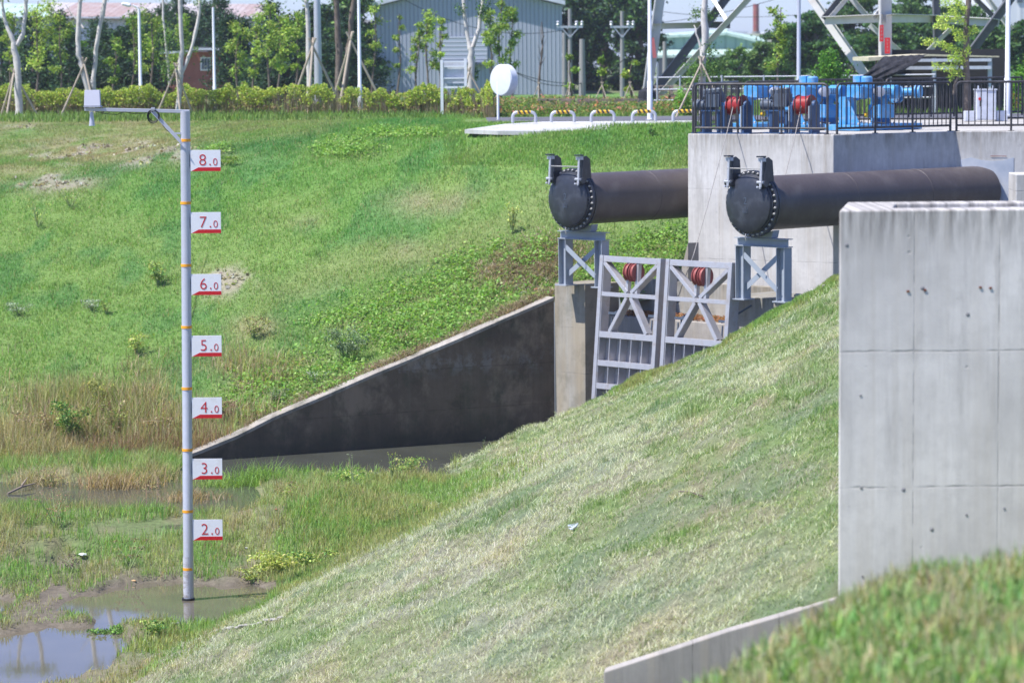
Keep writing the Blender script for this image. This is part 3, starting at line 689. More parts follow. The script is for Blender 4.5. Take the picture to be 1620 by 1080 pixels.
# ------------------------------------------------------------------ gates
def gate(O, wdt, label):
    t = thing('lift_gate', label, 'gate', tuple(O), 0, 'two steel lift gates')
    tilt = math.radians(5.4); up = Vector((AD.x*math.sin(tilt), AD.y*math.sin(tilt), math.cos(tilt))); bk = TD.cross(up)*-1
    bk = up.cross(TD)                    # towards the wall or the viewer
    if bk.dot(AD) < 0: bk = -bk
    G = lambda u, z, w=0: O+TD*u+up*((z-O.z)/up.z)+bk*w
    Dp = .30; ax = (TD, bk, up)
    top = 5.60; zb = 1.6
    bars = [(4.78, .09), (3.92, .13), (3.31, .12), (2.82, .12), (2.2, .12)]
    def vbar(u, z0, z1, w, d, w0, m):
        c = (G(u, z0, w0+d/2)+G(u, z1, w0+d/2))/2; m.box(c, (w, d, (G(0, z1)-G(0, z0)).length), ax)
    def hbar(z, h, u0, u1, d, w0, m):
        m.box(G((u0+u1)/2, z, w0+d/2), (u1-u0, d, h), ax)
    for u in (.05, wdt-.05):
        m = MB(); vbar(u, zb, top, .10, .30, 0, m); vbar(u+(.06 if u < 1 else -.06), zb, top, .02, .05, .02, m); m.build('post', M['gate'], t, bevel=.006)
    m = MB(); hbar(top-.07, .13, .104, wdt-.104, .28, .012, m); m.build('top_rail', M['gate'], t, bevel=.006)
    for z, h in bars:
        m = MB(); hbar(z, h, .104, wdt-.104, .10 if z > 4.5 else .23, .012, m); m.build('cross_rail', M['gate'], t, bevel=.004)
    mid = wdt/2; zm = 4.78
    for (u0, z0, u1, z1) in ((.12, top-.15, mid-.06, zm+.06), (wdt-.12, top-.15, mid+.06, zm+.06), (mid-.06, zm-.05, .38, 3.99), (mid+.06, zm-.05, wdt-.32, 3.99)):
        m = MB(); a = G(u0, z0, .06); b = G(u1, z1, .06); d = (b-a).normalized(); s = d.cross(bk)
        m.box((a+b)/2, ((b-a).length, .075, .09), (d, s, bk)); m.box((a+b)/2+s*.04+bk*.05, ((b-a).length, .012, .18), (d, s, bk)); m.build('brace', M['gate'], t)
    for u in (mid-.07, mid+.20): m = MB(); vbar(u, zm+.05, top-.14, .07, .10, .03, m); m.build('sheave_hanger', M['gate'], t)
    c = G(mid+.10, 5.28, .12)
    for o in (-.14, .02):
        cc = c+TD*o-AD*.02
        m = MB(); m.lathe(cc-TD*.055, TD, [(0, .10), (0, .20), (.02, .205), (.03, .175), (.08, .175), (.09, .205), (.11, .20), (.11, .1)], 28)
        m.build('sheave', M['sheave'], t)
    # skin plate and stiffeners of the leaf
    m = MB(); zc_ = (zb+3.85)/2; m.box(G(mid, zc_, .26), (wdt-.21, .02, 3.86-zb), ax); m.build('skin_plate', M['gate'], t)
    k = int((wdt-.2)/.32)
    for z1, z0 in ((3.853, 3.372), (3.248, 2.882), (2.758, 2.262)):
        for i in range(1, k+1):
            u = .1+(wdt-.2)*i/(k+1); c = (G(u, z0, .135)+G(u, z1, .135))/2
            m = MB(); m.box(c, (.016, .22, (z1-z0)/up.z-.004), ax); m.build('stiffener', M['gate'], t)
    for u in (.32, wdt-.28):
        m = MB()
        for du in (-.06, .02, .09): m.tube([G(u+du, 3.99, .22), G(u+du, 4.35+du, .22)], .018, 8)
        m.box(G(u, 4.38, .22), (.28, .09, .05), ax); m.tube([G(u, 4.38, .22), G(u+.45, 4.75, .5)], .022, 8); m.build('guide_fitting', M['motor'], t)
    return t
bs = Vector((1.92, 60.95, 0))
gb = GA+TD*.98-AD*.12; gb.z = 1.7
P0 = P(935, 628, 60.7)
k0 = (P0.x+P0.y-gb.x-gb.y)
gate(Vector((1.69, 60.62, 2.55)), 1.76, 'left steel lift gate with red sheave and braced upper frame, beside the tan concrete wall')
gate(Vector((1.69, 60.62, 2.55))+TD*1.90, 1.82, 'right steel lift gate with red sheave, lower part hidden by the mown slope')

# ------------------------------------------------------------------ pipes, flap valves, supports
def flap_valve(C, label):
    """C = centre of the outer face"""
    t = thing('flap_valve', label, 'valve', tuple(C), 0, 'flap valves on the two discharge pipes')
    def L(a, s, z): return C+AD*a+TD*s+Z3*z
    m = MB(); m.lathe(C, AD, [(-.05, .08), (-.035, .35), (0, .52), (.03, .575), (.09, .58), (.10, .60), (.135, .60)], 56); m.build('flap_disc', M['black'], t)
    m = MB(); m.lathe(L(.137, 0, 0), AD, [(0, .55), (0, .675), (.055, .68), (.06, .60), (.075, .60), (.08, .68), (.135, .675), (.135, .56)], 56); fl = m.build('flange', M['black'], t)
    for k in range(32):
        a = 2*math.pi*(k+.5)/32
        p = L(.137, math.cos(a)*.637, math.sin(a)*.637); MB().lathe(p, -AD, [(0, .024), (.022, .024), (.03, .013), (.045, .012)], 8).build('flange_bolt', M['bolt'], fl)
    for s in (-.43, .43):
        m = MB(); w = .05
        prof = [(-.02, .38), (-.02, .55), (.02, .93), (.10, .95), (.22, .88), (.275, .36)]
        for ds in (-w, w): m.prism([L(a, s+ds-.012, z) for a, z in prof], TD*.024)
        m.prism([L(-.02, s-w+.014, .40), L(.03, s-w+.014, .40), L(.055, s-w+.014, .9), L(.01, s-w+.014, .9)], TD*(2*w-.028)); m.build('hinge_bracket', M['black'], t)
        m = MB(); m.tube([L(-.06, s, .94), L(-.10, s, .32)], .022, 8); m.tube([L(-.10, s+.05, .92), L(-.13, s+.05, .36)], .013, 6)
        m.box(L(-.04, s, .90), (.10, .13, .07), (AD, TD, Z3)); m.tube([L(-.16, s-.03, .36), L(-.04, s-.03, .34)], .02, 8); m.tube([L(-.09, s-.08, .45), L(-.09, s+.08, .45)], .03, 10)
        lk = m.build('hinge_link', M['galv'], t)
        m = MB(); m.box(L(-.06, s, .965), (.17, .12, .028), (AD, TD, Z3)); m.build('hinge_cap', M['black'], t)
        m = MB(); m.tube([L(-.02, s-.10, .42), L(-.02, s+.10, .42)], .065, 14); m.build('hinge_pin', M['black'], t)
    m = MB(); m.tube([L(-.09, -.43, .72), L(-.09, .43, .72)], .012, 6); m.build('tie_rod', M['bolt'], t)
    m = MB(); m.tube([L(-.03, 0, -.60), L(-.05, 0, -.66), L(-.02, 0, -.74)], .014, 6); m.build('drain_eye', M['bolt'], t)
    # cast marks on the disc
    xd = TD; text_mesh('casting_mark', '2', L(-.052, 0, .0), xd, Z3, .20, M['motor'], t, .004)
    text_mesh('casting_mark', '山', L(-.052, 0, -.17), xd, Z3, .15, M['motor'], t, .004)
    return t
def support(C, label, zbase):
    t = thing('pipe_support', label, 'support frame', (C.x, C.y, zbase), 0, 'steel frames under the pipe ends')
    B = Vector((C.x, C.y, 0))+AD*.52
    zt = C.z-.70
    for s in (-.54, .54):
        m = MB(); p = B+TD*s; w, d, th = .20, .24, .014   # H column: flanges across AD
        h = zt-.19-zbase
        m.box(p+Z3*(zbase+h/2)-TD*(w/2), (d, th, h), (AD, TD, Z3)); m.box(p+Z3*(zbase+h/2)+TD*(w/2), (d, th, h), (AD, TD, Z3)); m.box(p+Z3*(zbase+h/2), (th, w-th, h), (AD, TD, Z3))
        m.box(p+Z3*(zbase+.012), (.34, .34, .024), (AD, TD, Z3)); m.build('column', M['support'], t)
    m = MB(); z = zt-.095
    m.box(B+Z3*(z+.08), (.26, 1.34, .016), (AD, TD, Z3)); m.box(B+Z3*(z-.08), (.26, 1.34, .016), (AD, TD, Z3)); m.box(B+Z3*z-AD*.02, (.014, 1.34, .144), (AD, TD, Z3)); m.build('top_beam', M['support'], t)
    m = MB(); m.prism([B-AD*.1+TD*-.3+Z3*(zt+.0), B-AD*.1+TD*.3+Z3*zt, B-AD*.1+TD*.34+Z3*(zt+.16), B-AD*.1+TD*.16+Z3*(zt+.11), B-AD*.1+TD*-.16+Z3*(zt+.11), B-AD*.1+TD*-.34+Z3*(zt+.16)], AD*.2); m.build('saddle', M['support'], t)
    for a, b, o in ((-.44, .44, 0), (.44, -.44, -.075)):
        m = MB(); m.beam(B+TD*a+Z3*(zbase+.25)+AD*o, B+TD*b+Z3*(zt-.35)+AD*o, .07, .11, up=TD, kind='L'); m.build('brace', M['support'], t)
    return t
C1 = P(896.5, 316, 61.35); C2 = P(1181.5, 323, 57.45)
PR = .553
def pipe(C, end, label):
    t = thing('discharge_pipe', label, 'pipe', tuple(C+AD*.3), 0, 'two large discharge pipes')
    A = C+AD*.275; m = MB(); d = (end-A)
    prof = [(0, PR-.04), (0, PR), (d.length*.35, PR), (d.length*.35+.004, PR+.004), (d.length*.35+.02, PR+.004), (d.length*.35+.024, PR), (d.length*.68, PR), (d.length*.68+.004, PR+.005), (d.length*.68+.02, PR+.005), (d.length*.68+.024, PR), (d.length, PR)]
    m.lathe(A, d, prof, 64); p = m.build('pipe_barrel', M['pipe'], t)
    s = d.cross(Z3).normalized(); u = s.cross(d).normalized(); 
    dd = d.normalized(); q = (-s*-.80+u*.38).normalized(); q = (s*1.0+u*.25).normalized()
    return t
pipe(C1, C1+AD*6.5+Z3*.0, 'dark brown discharge pipe running behind the left edge of the concrete platform')
pipe(C2, Vector((Xi(1553, 62.95), 62.95, C2.z-.02)), 'dark brown discharge pipe entering the patched concrete wall at right')
flap_valve(C1, 'black round flap valve on the end of the left pipe against the grass bank')
flap_valve(C2, 'black round flap valve on the end of the right pipe before the platform')
support(C1, 'grey braced steel frame under the left pipe, standing in weeds beside the gate', 4.86)
support(C2, 'grey braced steel frame under the right pipe, standing on the concrete ledge', 4.84)
m = MB(); m.box((C2+AD*.52)-Z3*(C2.z-4.62), (.5, .95, .42), (AD, TD, Z3)); 

# wall patch, platform
def hprism(poly, z0, z1):
    return MB().prism([Vector((x, y, z0)) for x, y in poly], Z3*(z1-z0))
AX2 = (5.50, 70.0); BX = (Xi(1281, 70.4), 70.4); BX2 = (Xi(1284, 75.4), 75.4); CX = (16.5, 81.5)
t = thing('concrete_platform', 'stained concrete platform with vertical faces that carries the winches and blue pumps', 'platform', (PA.x, PA.y, 3))
hprism([(PA.x, PA.y), (PB_.x, PB_.y), (PC_.x, PC_.y), (13.6, 62.45), (20, 62.4), (20, 82), CX, BX2, BX, AX2], 2.2, ZD).build('platform_body', M['conc_pier'], t, bevel=.015)
w3 = (Vector((13.6, 62.45, 0))-PC_).normalized(); n3 = Vector((w3.y, -w3.x, 0))
a = PC_+w3*.12; b = PC_+w3*(Xi(1600, 63.1)-PC_.x)
t1 = NT('render_patch'); t1.out(t1.mix(t1.ramp(t1.noise(2, 6), .35, .65), (.40, .44, .50), (.56, .58, .61)), .9, 0, .2)
m = MB(); zt = P(1540, 251, 62.9).z; zs = [zt-.02, zt+.03, zt-.03, zt-.05, zt-.04, zt+.03]
us = np.linspace(0, (b-a).length, 6); m.prism([a+w3*float(u)+Z3*z+n3*.004 for u, z in zip(us, zs)]+[b+Z3*6.1+n3*.004, a+Z3*6.1+n3*.004], n3*.006)
m.build('render_patch', t1.m, t)
m = MB(); zr = P(1570, 247, 62.9).z; m.prism([a+w3*.65+Z3*zr+n3*.012, a+w3*1.0+Z3*(zr-.004)+n3*.012, a+w3*1.0+Z3*(zr+.008)+n3*.012, a+w3*.65+Z3*(zr+.012)+n3*.012], n3*.003); m.build('red_mark', M['sheave'], t)
# round pier far right
t = thing('concrete_pier', 'short rough concrete pier at the right edge behind the near block', 'pier', (Xi(1640, 60), 60, 3))
m = MB(); q = Vector((Xi(1609, 60), 60, 0)); m.prism([q+Z3*3, q+Vector((2.2, 0, 0))+Z3*3, q+Vector((2.2, 1.2, 0))+Z3*3, q+Vector((.05, 1.2, 0))+Z3*3], Z3*(P(1612, 276, 60).z-3)); m.build('pier_body', M['conc_pier'], t, bevel=.02)

# near concrete block with slot
t = thing('concrete_block', 'large pale concrete block with a slot in its top and water streaks', 'concrete block', (2.8, 23.8, 4))
N0 = PG(1328, 333, 8.42); N0 = Vector((P(1328, 333, 23.8).x, 23.8, 0)); ZT = P(1328, 333, 23.8).z
bx = Vector((1, .012, 0)).normalized(); by = Vector((-.012, 1, 0)).normalized()
N1 = N0+bx*3.6
D_ = 1.42; off = Vector((.25, 0, 0))
inner = (Xi(1403, 24.2)-N0.x)
def quadp(a, b, c, d, z0, z1, m): return m.prism([a+Z3*z0, b+Z3*z0, c+Z3*z0, d+Z3*z0], Z3*(z1-z0))
m = MB()
p = lambda u, v: N0+bx*u+by*v+off*(v/D_)
# one closed shell with a recess
o4 = [p(0, 0), p(3.6, 0), p(3.6, D_), p(0, D_)]; i4 = [p(inner, .33), p(3.3, .33), p(3.3, D_-.3), p(inner, D_-.3)]
vs = [q+Z3*3.5 for q in o4]+[q+Z3*ZT for q in o4]+[q+Z3*ZT for q in i4]+[q+Z3*(ZT-.9) for q in i4]
fs = [(0, 1, 5, 4), (1, 2, 6, 5), (2, 3, 7, 6), (3, 0, 4, 7), (0, 3, 2, 1), (4, 5, 9, 8), (5, 6, 10, 9), (6, 7, 11, 10), (7, 4, 8, 11), (8, 9, 13, 12), (9, 10, 14, 13), (10, 11, 15, 14), (11, 8, 12, 15), (12, 13, 14, 15)]
m.add(vs, fs); m.build('block_body', M['conc_near'], t, bevel=.014)
TH = mat_paint('tie_hole_grout', (.24, .235, .24), .9); RU = mat_paint('rust', (.16, .05, .02), .9)
for px, py in ((1532, 498), (1362, 626), (1363, 772), (1430, 775), (1475, 838), (1365, 912), (1530, 815), (1590, 805), (1460, 456), (1464, 461), (1340, 388)):
    q = P(px, py, 23.78); MB().lathe((q.x, 23.8+.012*(q.x-N0.x)+.002, q.z), (0, -1, 0), [(0, .012+.005*(px % 3)), (.006, .010)], 12).build('tie_hole', TH, t)
for px, py in ((1437, 461), (1464, 459), (1552, 455), (1568, 456)):
    q = P(px, py, 23.78); MB().box((q.x, 23.797+.012*(q.x-N0.x), q.z), (.022, .010, .016)).build('rust_spot', RU, t)
# kerb wall down the slope
t = thing('kerb_wall', 'low grey concrete kerb wall running down the slope from the big block', 'kerb', (.8, 24.6, 4))
K = [P(1334, 942, 24.33), P(1240, 972, 24.33), P(1150, 998, 24.33), P(1060, 1028, 24.33), P(955, 1062, 24.33)]
m = MB(); off_ = Vector((.02, .17, 0)); m.prism(K+[Vector((q.x, q.y, q.z-1.5)) for q in K[::-1]], off_); m.build('kerb_body', M['conc_kerb'], t, bevel=.012)

# ------------------------------------------------------------------ railings
def railing(pts, label, zt=ZD, h=1.08, spacing=.13, panel=2.95, name='railing', grp='dark steel railings round the platform', start=True):
    t = thing(name, label, 'railing', (pts[0][0], pts[0][1], zt), 0, grp)
    for (x0, y0), (x1, y1) in zip(pts[:-1], pts[1:]):
        a = Vector((x0, y0, zt)); b = Vector((x1, y1, zt)); L = (b-a).length; d = (b-a)/L; k = max(1, round(L/panel))
        for i in range(k):
            p = a+d*(L*i/k+.05); q = a+d*(L*(i+1)/k-.05); l = (q-p).length
            m = MB(); r = .10
            arc0 = [p+d*(r-r*math.cos(w))+Z3*(h-r+r*math.sin(w)) for w in np.linspace(0, math.pi/2, 5)]
            arc1 = [q-d*(r-r*math.cos(w))+Z3*(h-r+r*math.sin(w)) for w in np.linspace(math.pi/2, 0, 5)]
            m.tube([p+Z3*.0]+arc0+arc1+[q+Z3*.0], .028, 10); m.build('frame', M['rail'], t)
            m = MB(); m.tube([p+Z3*.13, q+Z3*.13], .024, 8); m.build('bottom_rail', M['rail'], t)
            c = int(l/spacing)
            for j in range(1, c):
                o = p+d*(l*j/c); MB().tube([o+Z3*.13, o+Z3*(h-.01)], .0125, 6, caps=False).build('baluster', M['rail'], t)
            for f_ in (.33, .66):
                o = p+d*(l*f_); m = MB(); m.tube([o, o+Z3*h], .024, 8); m.box(o+Z3*.008, (.12, .12, .014)); m.build('stanchion', M['rail'], t)
            for o in (p, q): m = MB(); m.box(o+Z3*.007, (.13, .11, .013)); m.build('foot_plate', M['rail'], t)
    return t
ins = .12
fa = PA+Vector((.12, .10, 0)); fb = PB_+Vector((-.02, .14, 0)); fc = PC_+Vector((-.05, .16, 0)); fd = Vector((13.5, 62.62, 0))
railing([(fa.x, fa.y), (fb.x-.05, fb.y)], 'dark railing along the front edge of the platform, in front of the red winch drums')
railing([(fb.x+.08, fb.y+.05), (fc.x, fc.y)], 'dark railing on the receding side of the platform in front of the blue pumps')
railing([(fc.x+.05, fc.y), (fd.x, fd.y), (19, 62.6)], 'dark railing above the patched wall at the right edge, before the grey cabinet', panel=3.2)
railing([(fa.x, fa.y+.12), (AX2[0]+.1, AX2[1]-.1)], 'dark railing along the left side of the platform running away from the viewer', spacing=.26)
railing([(AX2[0]+.2, AX2[1]-.1), (BX[0], BX[1]-.1)], 'short dark railing at the back of the platform behind the winches')
railing([(BX2[0], BX2[1]-.1), (CX[0], CX[1]-.15)], 'long dark railing at the back of the platform before the netted shed')

# ------------------------------------------------------------------ winches
def winch(px, Y, label):
    c = XZ(px, Y, ZD)
    t = thing('winch', label, 'winch', tuple(c), 0, 'rope winches behind the front railing')
    dr = c+Z3*.62; ax = Vector((.80, -.60, 0)); sd = Vector((.6, .8, 0))
    m = MB(); m.lathe(dr-ax*.17, ax, [(0, .08), (0, .22), (.018, .225), (.022, .195), (.32, .195), (.322, .225), (.34, .22), (.34, .08)], 36); m.build('drum', M['red'], t)
    for o in (-.25, .25):
        m = MB(); m.box(c+ax*o+Z3*.31-sd*.0, (.06, .34, .62), (ax, sd, Z3)); m.tube([c+ax*(o-.035)+Z3*.62, c+ax*(o+.035)+Z3*.62], .10, 16)
        m.build('drum_stand', M['navy'], t, bevel=.008)
        for e in (-.15, .15): MB().box(c+ax*(o+.0)+sd*e+Z3*.30-ax*.045, (.03, .07, .6), (ax, sd, Z3)).build('stand_leg', M['support'], t)
    mo = c-ax*.78
    m = MB(); m.box(mo+Z3*.50+ax*.20, (.5, .36, .03), (ax, sd, Z3)); 
    for o in (.0, .38):
        m.box(mo+ax*o+Z3*.245, (.07, .3, .47), (ax, sd, Z3))
    m.build('motor_stand', M['navy'], t)
    m = MB(); q = mo+Z3*.62-sd*.05
    m.lathe(q-ax*.28, ax, [(0, .09), (.01, .115), (.06, .12), (.28, .12), (.29, .10), (.40, .13), (.5, .13)], 24); m.lathe(q-ax*.10+Z3*.20+sd*.15, ax, [(0, .08), (.01, .10), (.2, .10), (.24, .13), (.40, .13)], 20)
    for k in range(4): m.lathe(q+ax*(.0+.11*k)+Z3*(.22+.01*k)+sd*.02, Z3, [(0, .065), (.1, .07), (.13, .05)], 14)
    m.box(q+ax*.25+Z3*.1, (.34, .26, .28), (ax, sd, Z3)); m.tube([q-ax*.02+Z3*.13-sd*.1, q+ax*.05+Z3*.2-sd*.14, q+ax*.12+Z3*.12-sd*.1], .02, 8); m.build('gear_motor', M['motor'], t, bevel=.004)
    m = MB(); m.lathe(c-ax*.42+Z3*.62, ax, [(0, .05), (.02, .075), (.06, .075), (.07, .05)], 18); m.build('coupling', M['yellow'], t)
    m = MB(); m.box(c-ax*.335+Z3*.58, (.06, .15, .2), (ax, sd, Z3)); m.build('bearing', M['blue'], t)
    m = MB(); m.box(c-ax*.3+Z3*.012, (1.5, .46, .024), (ax, sd, Z3)); m.build('base_plate', M['navy'], t)
    return dr, sd
d1, s1_ = winch(1168, 62.0+.3, 'left winch with red rope drum and slate grey motor behind the front railing')
d2, s2_ = winch(1275, 61.55+.3, 'right winch with red rope drum and slate grey motor, nearer the blue pumps')
def rope(pts, label):
    m = MB(); m.tube(pts, .009, 6); o = m.build('wire_rope', M['rope']); tag(o, label, 'wire rope', 'wire ropes of the winches')
ed = PA+(PB_-PA)*.30; 
a = d1-s1_*.15+Vector((0, 0, 0)); ex = P(1150, 212, 61.6)
rope([a, ex+Z3*.02, P(1118, 330, 60.6), P(1097, 404, 59.6), P(1079, 452, 59.6), P(1063, 500, 59.7)], 'thin wire rope slanting from the left winch down through the right gate')
rope([d2-s2_*.15, P(1258, 214, 60.85), P(1243, 275, 60.0), P(1236, 300, 59.2)], 'thin wire rope slanting from the right winch down behind the right flap valve')
# ------------------------------------------------------------------ gauge pole
YG = 45.92
gt, gb_ = P(293, 176, YG), P(298, 948, YG)
t = thing('gauge_pole', 'tall galvanised gauge pole standing in the puddle with level signs and an overhead arm', 'gauge pole', (gb_.x, gb_.y, ZP))
gp_ = MB(); gp_.tube([gb_-Z3*.6, gb_+(gt-gb_)*.262, gb_+(gt-gb_)*.263, gt], [.083, .083, .080, .079], 28); gp_.build('pole', M['galv'], t)
gp_ = MB(); gp_.tube([gb_+Z3*.0, gb_+Z3*.03], .105, 20); gp_.build('base_collar', M['blackrub'], t)
def on_pole(z): k = (z-gb_.z)/(gt.z-gb_.z); return gb_+(gt-gb_)*k
for py in (222, 321, 419.5, 517, 614, 711, 808, 899):
    c = P(295, py, YG); c = on_pole(c.z); MB().tube([c-Z3*.022, c+Z3*.022], .0865, 28).build('orange_band', M['orange'], t)
stn = NT('mud_stain'); stn.out(stn.mix(stn.math('MULTIPLY', stn.ramp(stn.noise(9, 6, .7, sc=(1, 1, 2)), .42, .6), stn.ramp(stn.xyz()[2], 1.15, 1.7, 1, .25)), (.44, .45, .49), (.20, .17, .14)), .75)
MB().tube([on_pole(1.05), on_pole(1.72)], .0842, 28, caps=False).build('mud_stain', stn.m, t)
X1, Y1 = Vector((1, 0, 0)), Vector((0, 1, 0))
for k, (num, py) in enumerate(zip('8765432', (271, 369, 466.5, 563.5, 661, 757.5, 853.5))):
    z = P(300, py, YG).z; c = on_pole(z); x0 = c.x+.083; yb = c.y-.045
    m = MB(); m.box((x0+.245, yb, z+.17), (.49, .006, .34)); m.box((x0+.012, yb+.03, z+.17), (.024, .05, .2)); sg = m.build('level_sign', M['signw'], t, bevel=.002)
    yf = yb-.0045
    m = MB(); m.prism([(x0+.012, yf, z+.001), (x0+.489, yf, z+.001), (x0+.489, yf, z+.062), (x0+.13, yf, z+.062)], (0, -.002, 0)); m.build('red_bar', M['signred'], sg)
    for ch, dx, sz in ((num, .20, .262), ('.', .318, .262), ('0', .402, .165)):
        text_mesh('numeral', ch, (x0+dx, yf-.0015, z+.094), X1, Z3, sz, M['signred'], sg, .0012)
aL, aR = P(134, 173, YG), P(300, 176.5, YG)
m = MB(); m.beam(aL, Vector((aR.x, YG, aR.z)), .07, .055); m.build('arm', M['galv'], t, bevel=.004)
m = MB(); m.beam(P(241, 176, YG-.06), P(294, 233, YG-.09), .055, .05, kind='L'); m.box(P(242, 173, YG-.055), (.06, .04, .06)); m.box(P(283, 211, YG-.04), (.12, .03, .03)); m.build('arm_brace', M['galv'], t)
b = P(146.5, 155, YG)
m = MB(); m.prism([b+Vector((-.125, -.12, -.125)), b+Vector((.135, -.12, -.125)), b+Vector((.115, -.02, .125)), b+Vector((-.125, -.02, .125))], (0, .12, 0)); m.box(b+Vector((.005, 0, -.14)), (.27, .26, .02)); m.build('sensor_box', M['box'], t, bevel=.004)
m = MB(); h0 = P(145, 177, YG); m.lathe(h0, -Z3, [(0, .026), (.06, .03), (.16, .04), (.225, .048), (.225, .038)], 20); m.build('horn_antenna', M['galv'], t)
m = MB(); c = P(243, 184, YG-.05)
for k in range(5):
    R_ = .082+.006*k; m.tube([c+Vector((math.sin(w)*R_*.95, -.006*k+.004*math.sin(3*w+k), math.cos(w)*R_+.01*math.sin(w*2+k))) for w in np.linspace(0, 6.2, 22)], .005, 5)
ca = [P(150, 176, YG-.03), P(165, 180, YG), P(185, 181.5, YG), P(196, 177, YG), P(210, 180, YG), P(228, 179.5, YG), P(238, 176, YG)]
m.tube(ca, .005, 5); m.tube([P(252, 190, YG-.05), P(262, 205, YG-.05), P(275, 214, YG-.05)], .005, 5); m.build('cable_coil', M['blackrub'], t)

# ------------------------------------------------------------------ pumps and machines on the platform
def pump(px, Y, label, tall=True, pipe_=True):
    c = XZ(px, Y, ZD); t = thing('pump_unit', label, 'pump', tuple(c), 0, 'blue pump units on the platform'); ax = (TD, AD, Z3)
    L = lambda s, a, z: c+TD*s+AD*a+Z3*z
    MB().box(L(.0, .2, .075), (1.0, 2.3, .13), ax).build('skid', M['blue'], t, bevel=.01)
    for a in (-.6, .55):
        m = MB(); m.box(L(-.12, a, .45), (.22, .36, .62), ax); m.prism([L(.0, a-.15, .15), L(.34, a-.15, .15), L(.0, a-.15, .7)], AD*.03); m.build('pedestal', M['blue'], t, bevel=.008)
    m = MB(); m.box(L(0, 0, .86), (.42, 1.1, .26), ax); m.box(L(-.05, -.35, .95), (.3, .35, .2), ax); m.lathe(L(-.30, -.1, .86), TD, [(0, .12), (.03, .19), (.06, .19), (.07, .16), (.3, .16)], 20)
    for a in (-.5, -.25, .1, .35): m.box(L(-.12, a, 1.0), (.05, .06, .08), ax)
    m.build('gearbox', M['blue'], t, bevel=.008)
    if tall:
        m = MB(); m.box(L(-.05, -.3, 1.06), (.20, .16, .34), ax); m.build('upright_box', M['blue'], t, bevel=.006)
        m = MB(); m.lathe(L(.14, -.25, .93), Z3, [(0, .10), (.03, .13), (.26, .13), (.29, .10)], 22); m.build('upright_motor', M['blue'], t)
    m = MB(); m.lathe(L(.20, .35, .86), TD, [(0, .10), (.02, .155), (.36, .155), (.38, .10)], 22); m.build('drive_housing', M['blue'], t)
    m = MB(); m.lathe(L(.35, -.15, .87), (TD*.8-AD*.6), [(0, .09), (.01, .10), (.2, .10), (.21, .115), (.3, .115), (.31, .05)], 22); m.build('electric_motor', M['galv'], t)
    MB().box(L(.36, -.0, .43), (.36, .5, .30), ax).build('control_box', M['blue'], t, bevel=.01)
    m = MB(); m.lathe(L(.1, .76, .80), AD, [(0, .20), (.04, .20), (.042, .13), (.16, .13), (.162, .2), (.2, .2)], 24)
    for k in range(10):
        w = k*math.pi/5; m.lathe(L(.1+.165*math.cos(w), .755, .80+.165*math.sin(w)), -AD, [(0, .018), (.025, .018)], 6)
    m.build('flange_joint', M['blue'], t)
    if pipe_:
        m = MB(); m.tube([L(.35, .6, .84), L(.6, .65, .86), L(.8, .7, .86)], .09, 18); m.lathe(L(.8, .7, .86), (TD*.95+AD*.25), [(0, .15), (.03, .15), (.03, .09), (.08, .09), (.08, .14), (.12, .14)], 18); m.build('outlet_pipe', M['blue'], t)
    m = MB(); m.tube([L(.5, -.3, .7), L(.42, -.5, .45), L(.5, -.55, .2), L(.8, -.4, .17)], .012, 6); m.build('cable', M['blackrub'], t)
    for s_, a_, z_ in ((-.27, .2, .93), (-.24, -.6, .55)): MB().box(L(s_, a_, z_), (.012, .12, .07), (TD, AD, Z3)).build('name_plate', M['cab'], t)
    MB().lathe(L(-.34, .38, .90), -TD, [(0, .03), (.02, .10), (.035, .10), (.04, .07), (.05, .03)], 18).build('hand_wheel', M['motor'], t)
    for k in range(5): MB().box(L(.47+.0*k, -.1+.07*k, .88), (.03, .02, .14), ax).build('cooling_fin', M['navy'], t)
    for a_ in (-.9, -.3, .4, 1.2):
        for s_ in (-.42, .42): MB().lathe(L(s_, a_, .14), Z3, [(0, .025), (.03, .025), (.05, .01)], 6).build('anchor_bolt', M['bolt'], t)
    m = MB(); m.tube([L(-.2, .1, 1.02), L(-.35, .0, 1.1), L(-.3, -.2, 1.15), L(-.12, -.3, 1.15)], .014, 6); m.build('hose', M['blackrub'], t)
    m = MB(); m.lathe(L(.12, -.3, .35), TD, [(0, .04), (.03, .06), (.08, .06), (.1, .03)], 14); m.build('yellow_valve', M['yellow'], t)
pump(1213, 67.0, 'left blue pump unit half hidden behind the left winch', False, False)
pump(1290, 65.4, 'middle blue pump unit behind the right winch at the platform corner')
pump(1375, 64.6, 'right blue pump unit with pale motor, nearest the netted shed')
cb = XZ(1559, 73, ZD+.02)
t = thing('control_cabinet', 'pale grey metal control cabinet behind the railing at right', 'cabinet', tuple(cb))
MB().box(cb+Vector((0, 0, .40)), (.50, .42, .76)).build('cabinet_body', M['cab'], t, bevel=.012)
MB().box(cb+Vector((-.11, -.214, .40)), (.23, .008, .70)).build('cabinet_door', M['cab'], t)
MB().box(cb+Vector((0, 0, .795)), (.54, .46, .03)).build('cabinet_roof', M['cab'], t)
for dx in (-.18, .2): MB().box(cb+Vector((dx, 0, .85)), (.03, .03, .09)).build('lifting_lug', M['cab'], t)
MB().lathe(cb+Vector((-.17, -.22, .56)), (0, -1, 0), [(0, .04), (.01, .038)], 14).build('red_label', M['signred'], t)
MB().box(cb+Vector((-.16, -.221, .44)), (.03, .01, .14)).build('handle', M['blackrub'], t)
for k, x in enumerate((-.38, .42)):
    q = cb+Vector((x, .05, .12)); tag(MB().box(q, (.28, .3, .26)).build('junction_box', M['cab'], None, bevel=.01), 'small grey junction box %s the grey control cabinet' % ('just left of', 'just right of')[k], 'junction box')

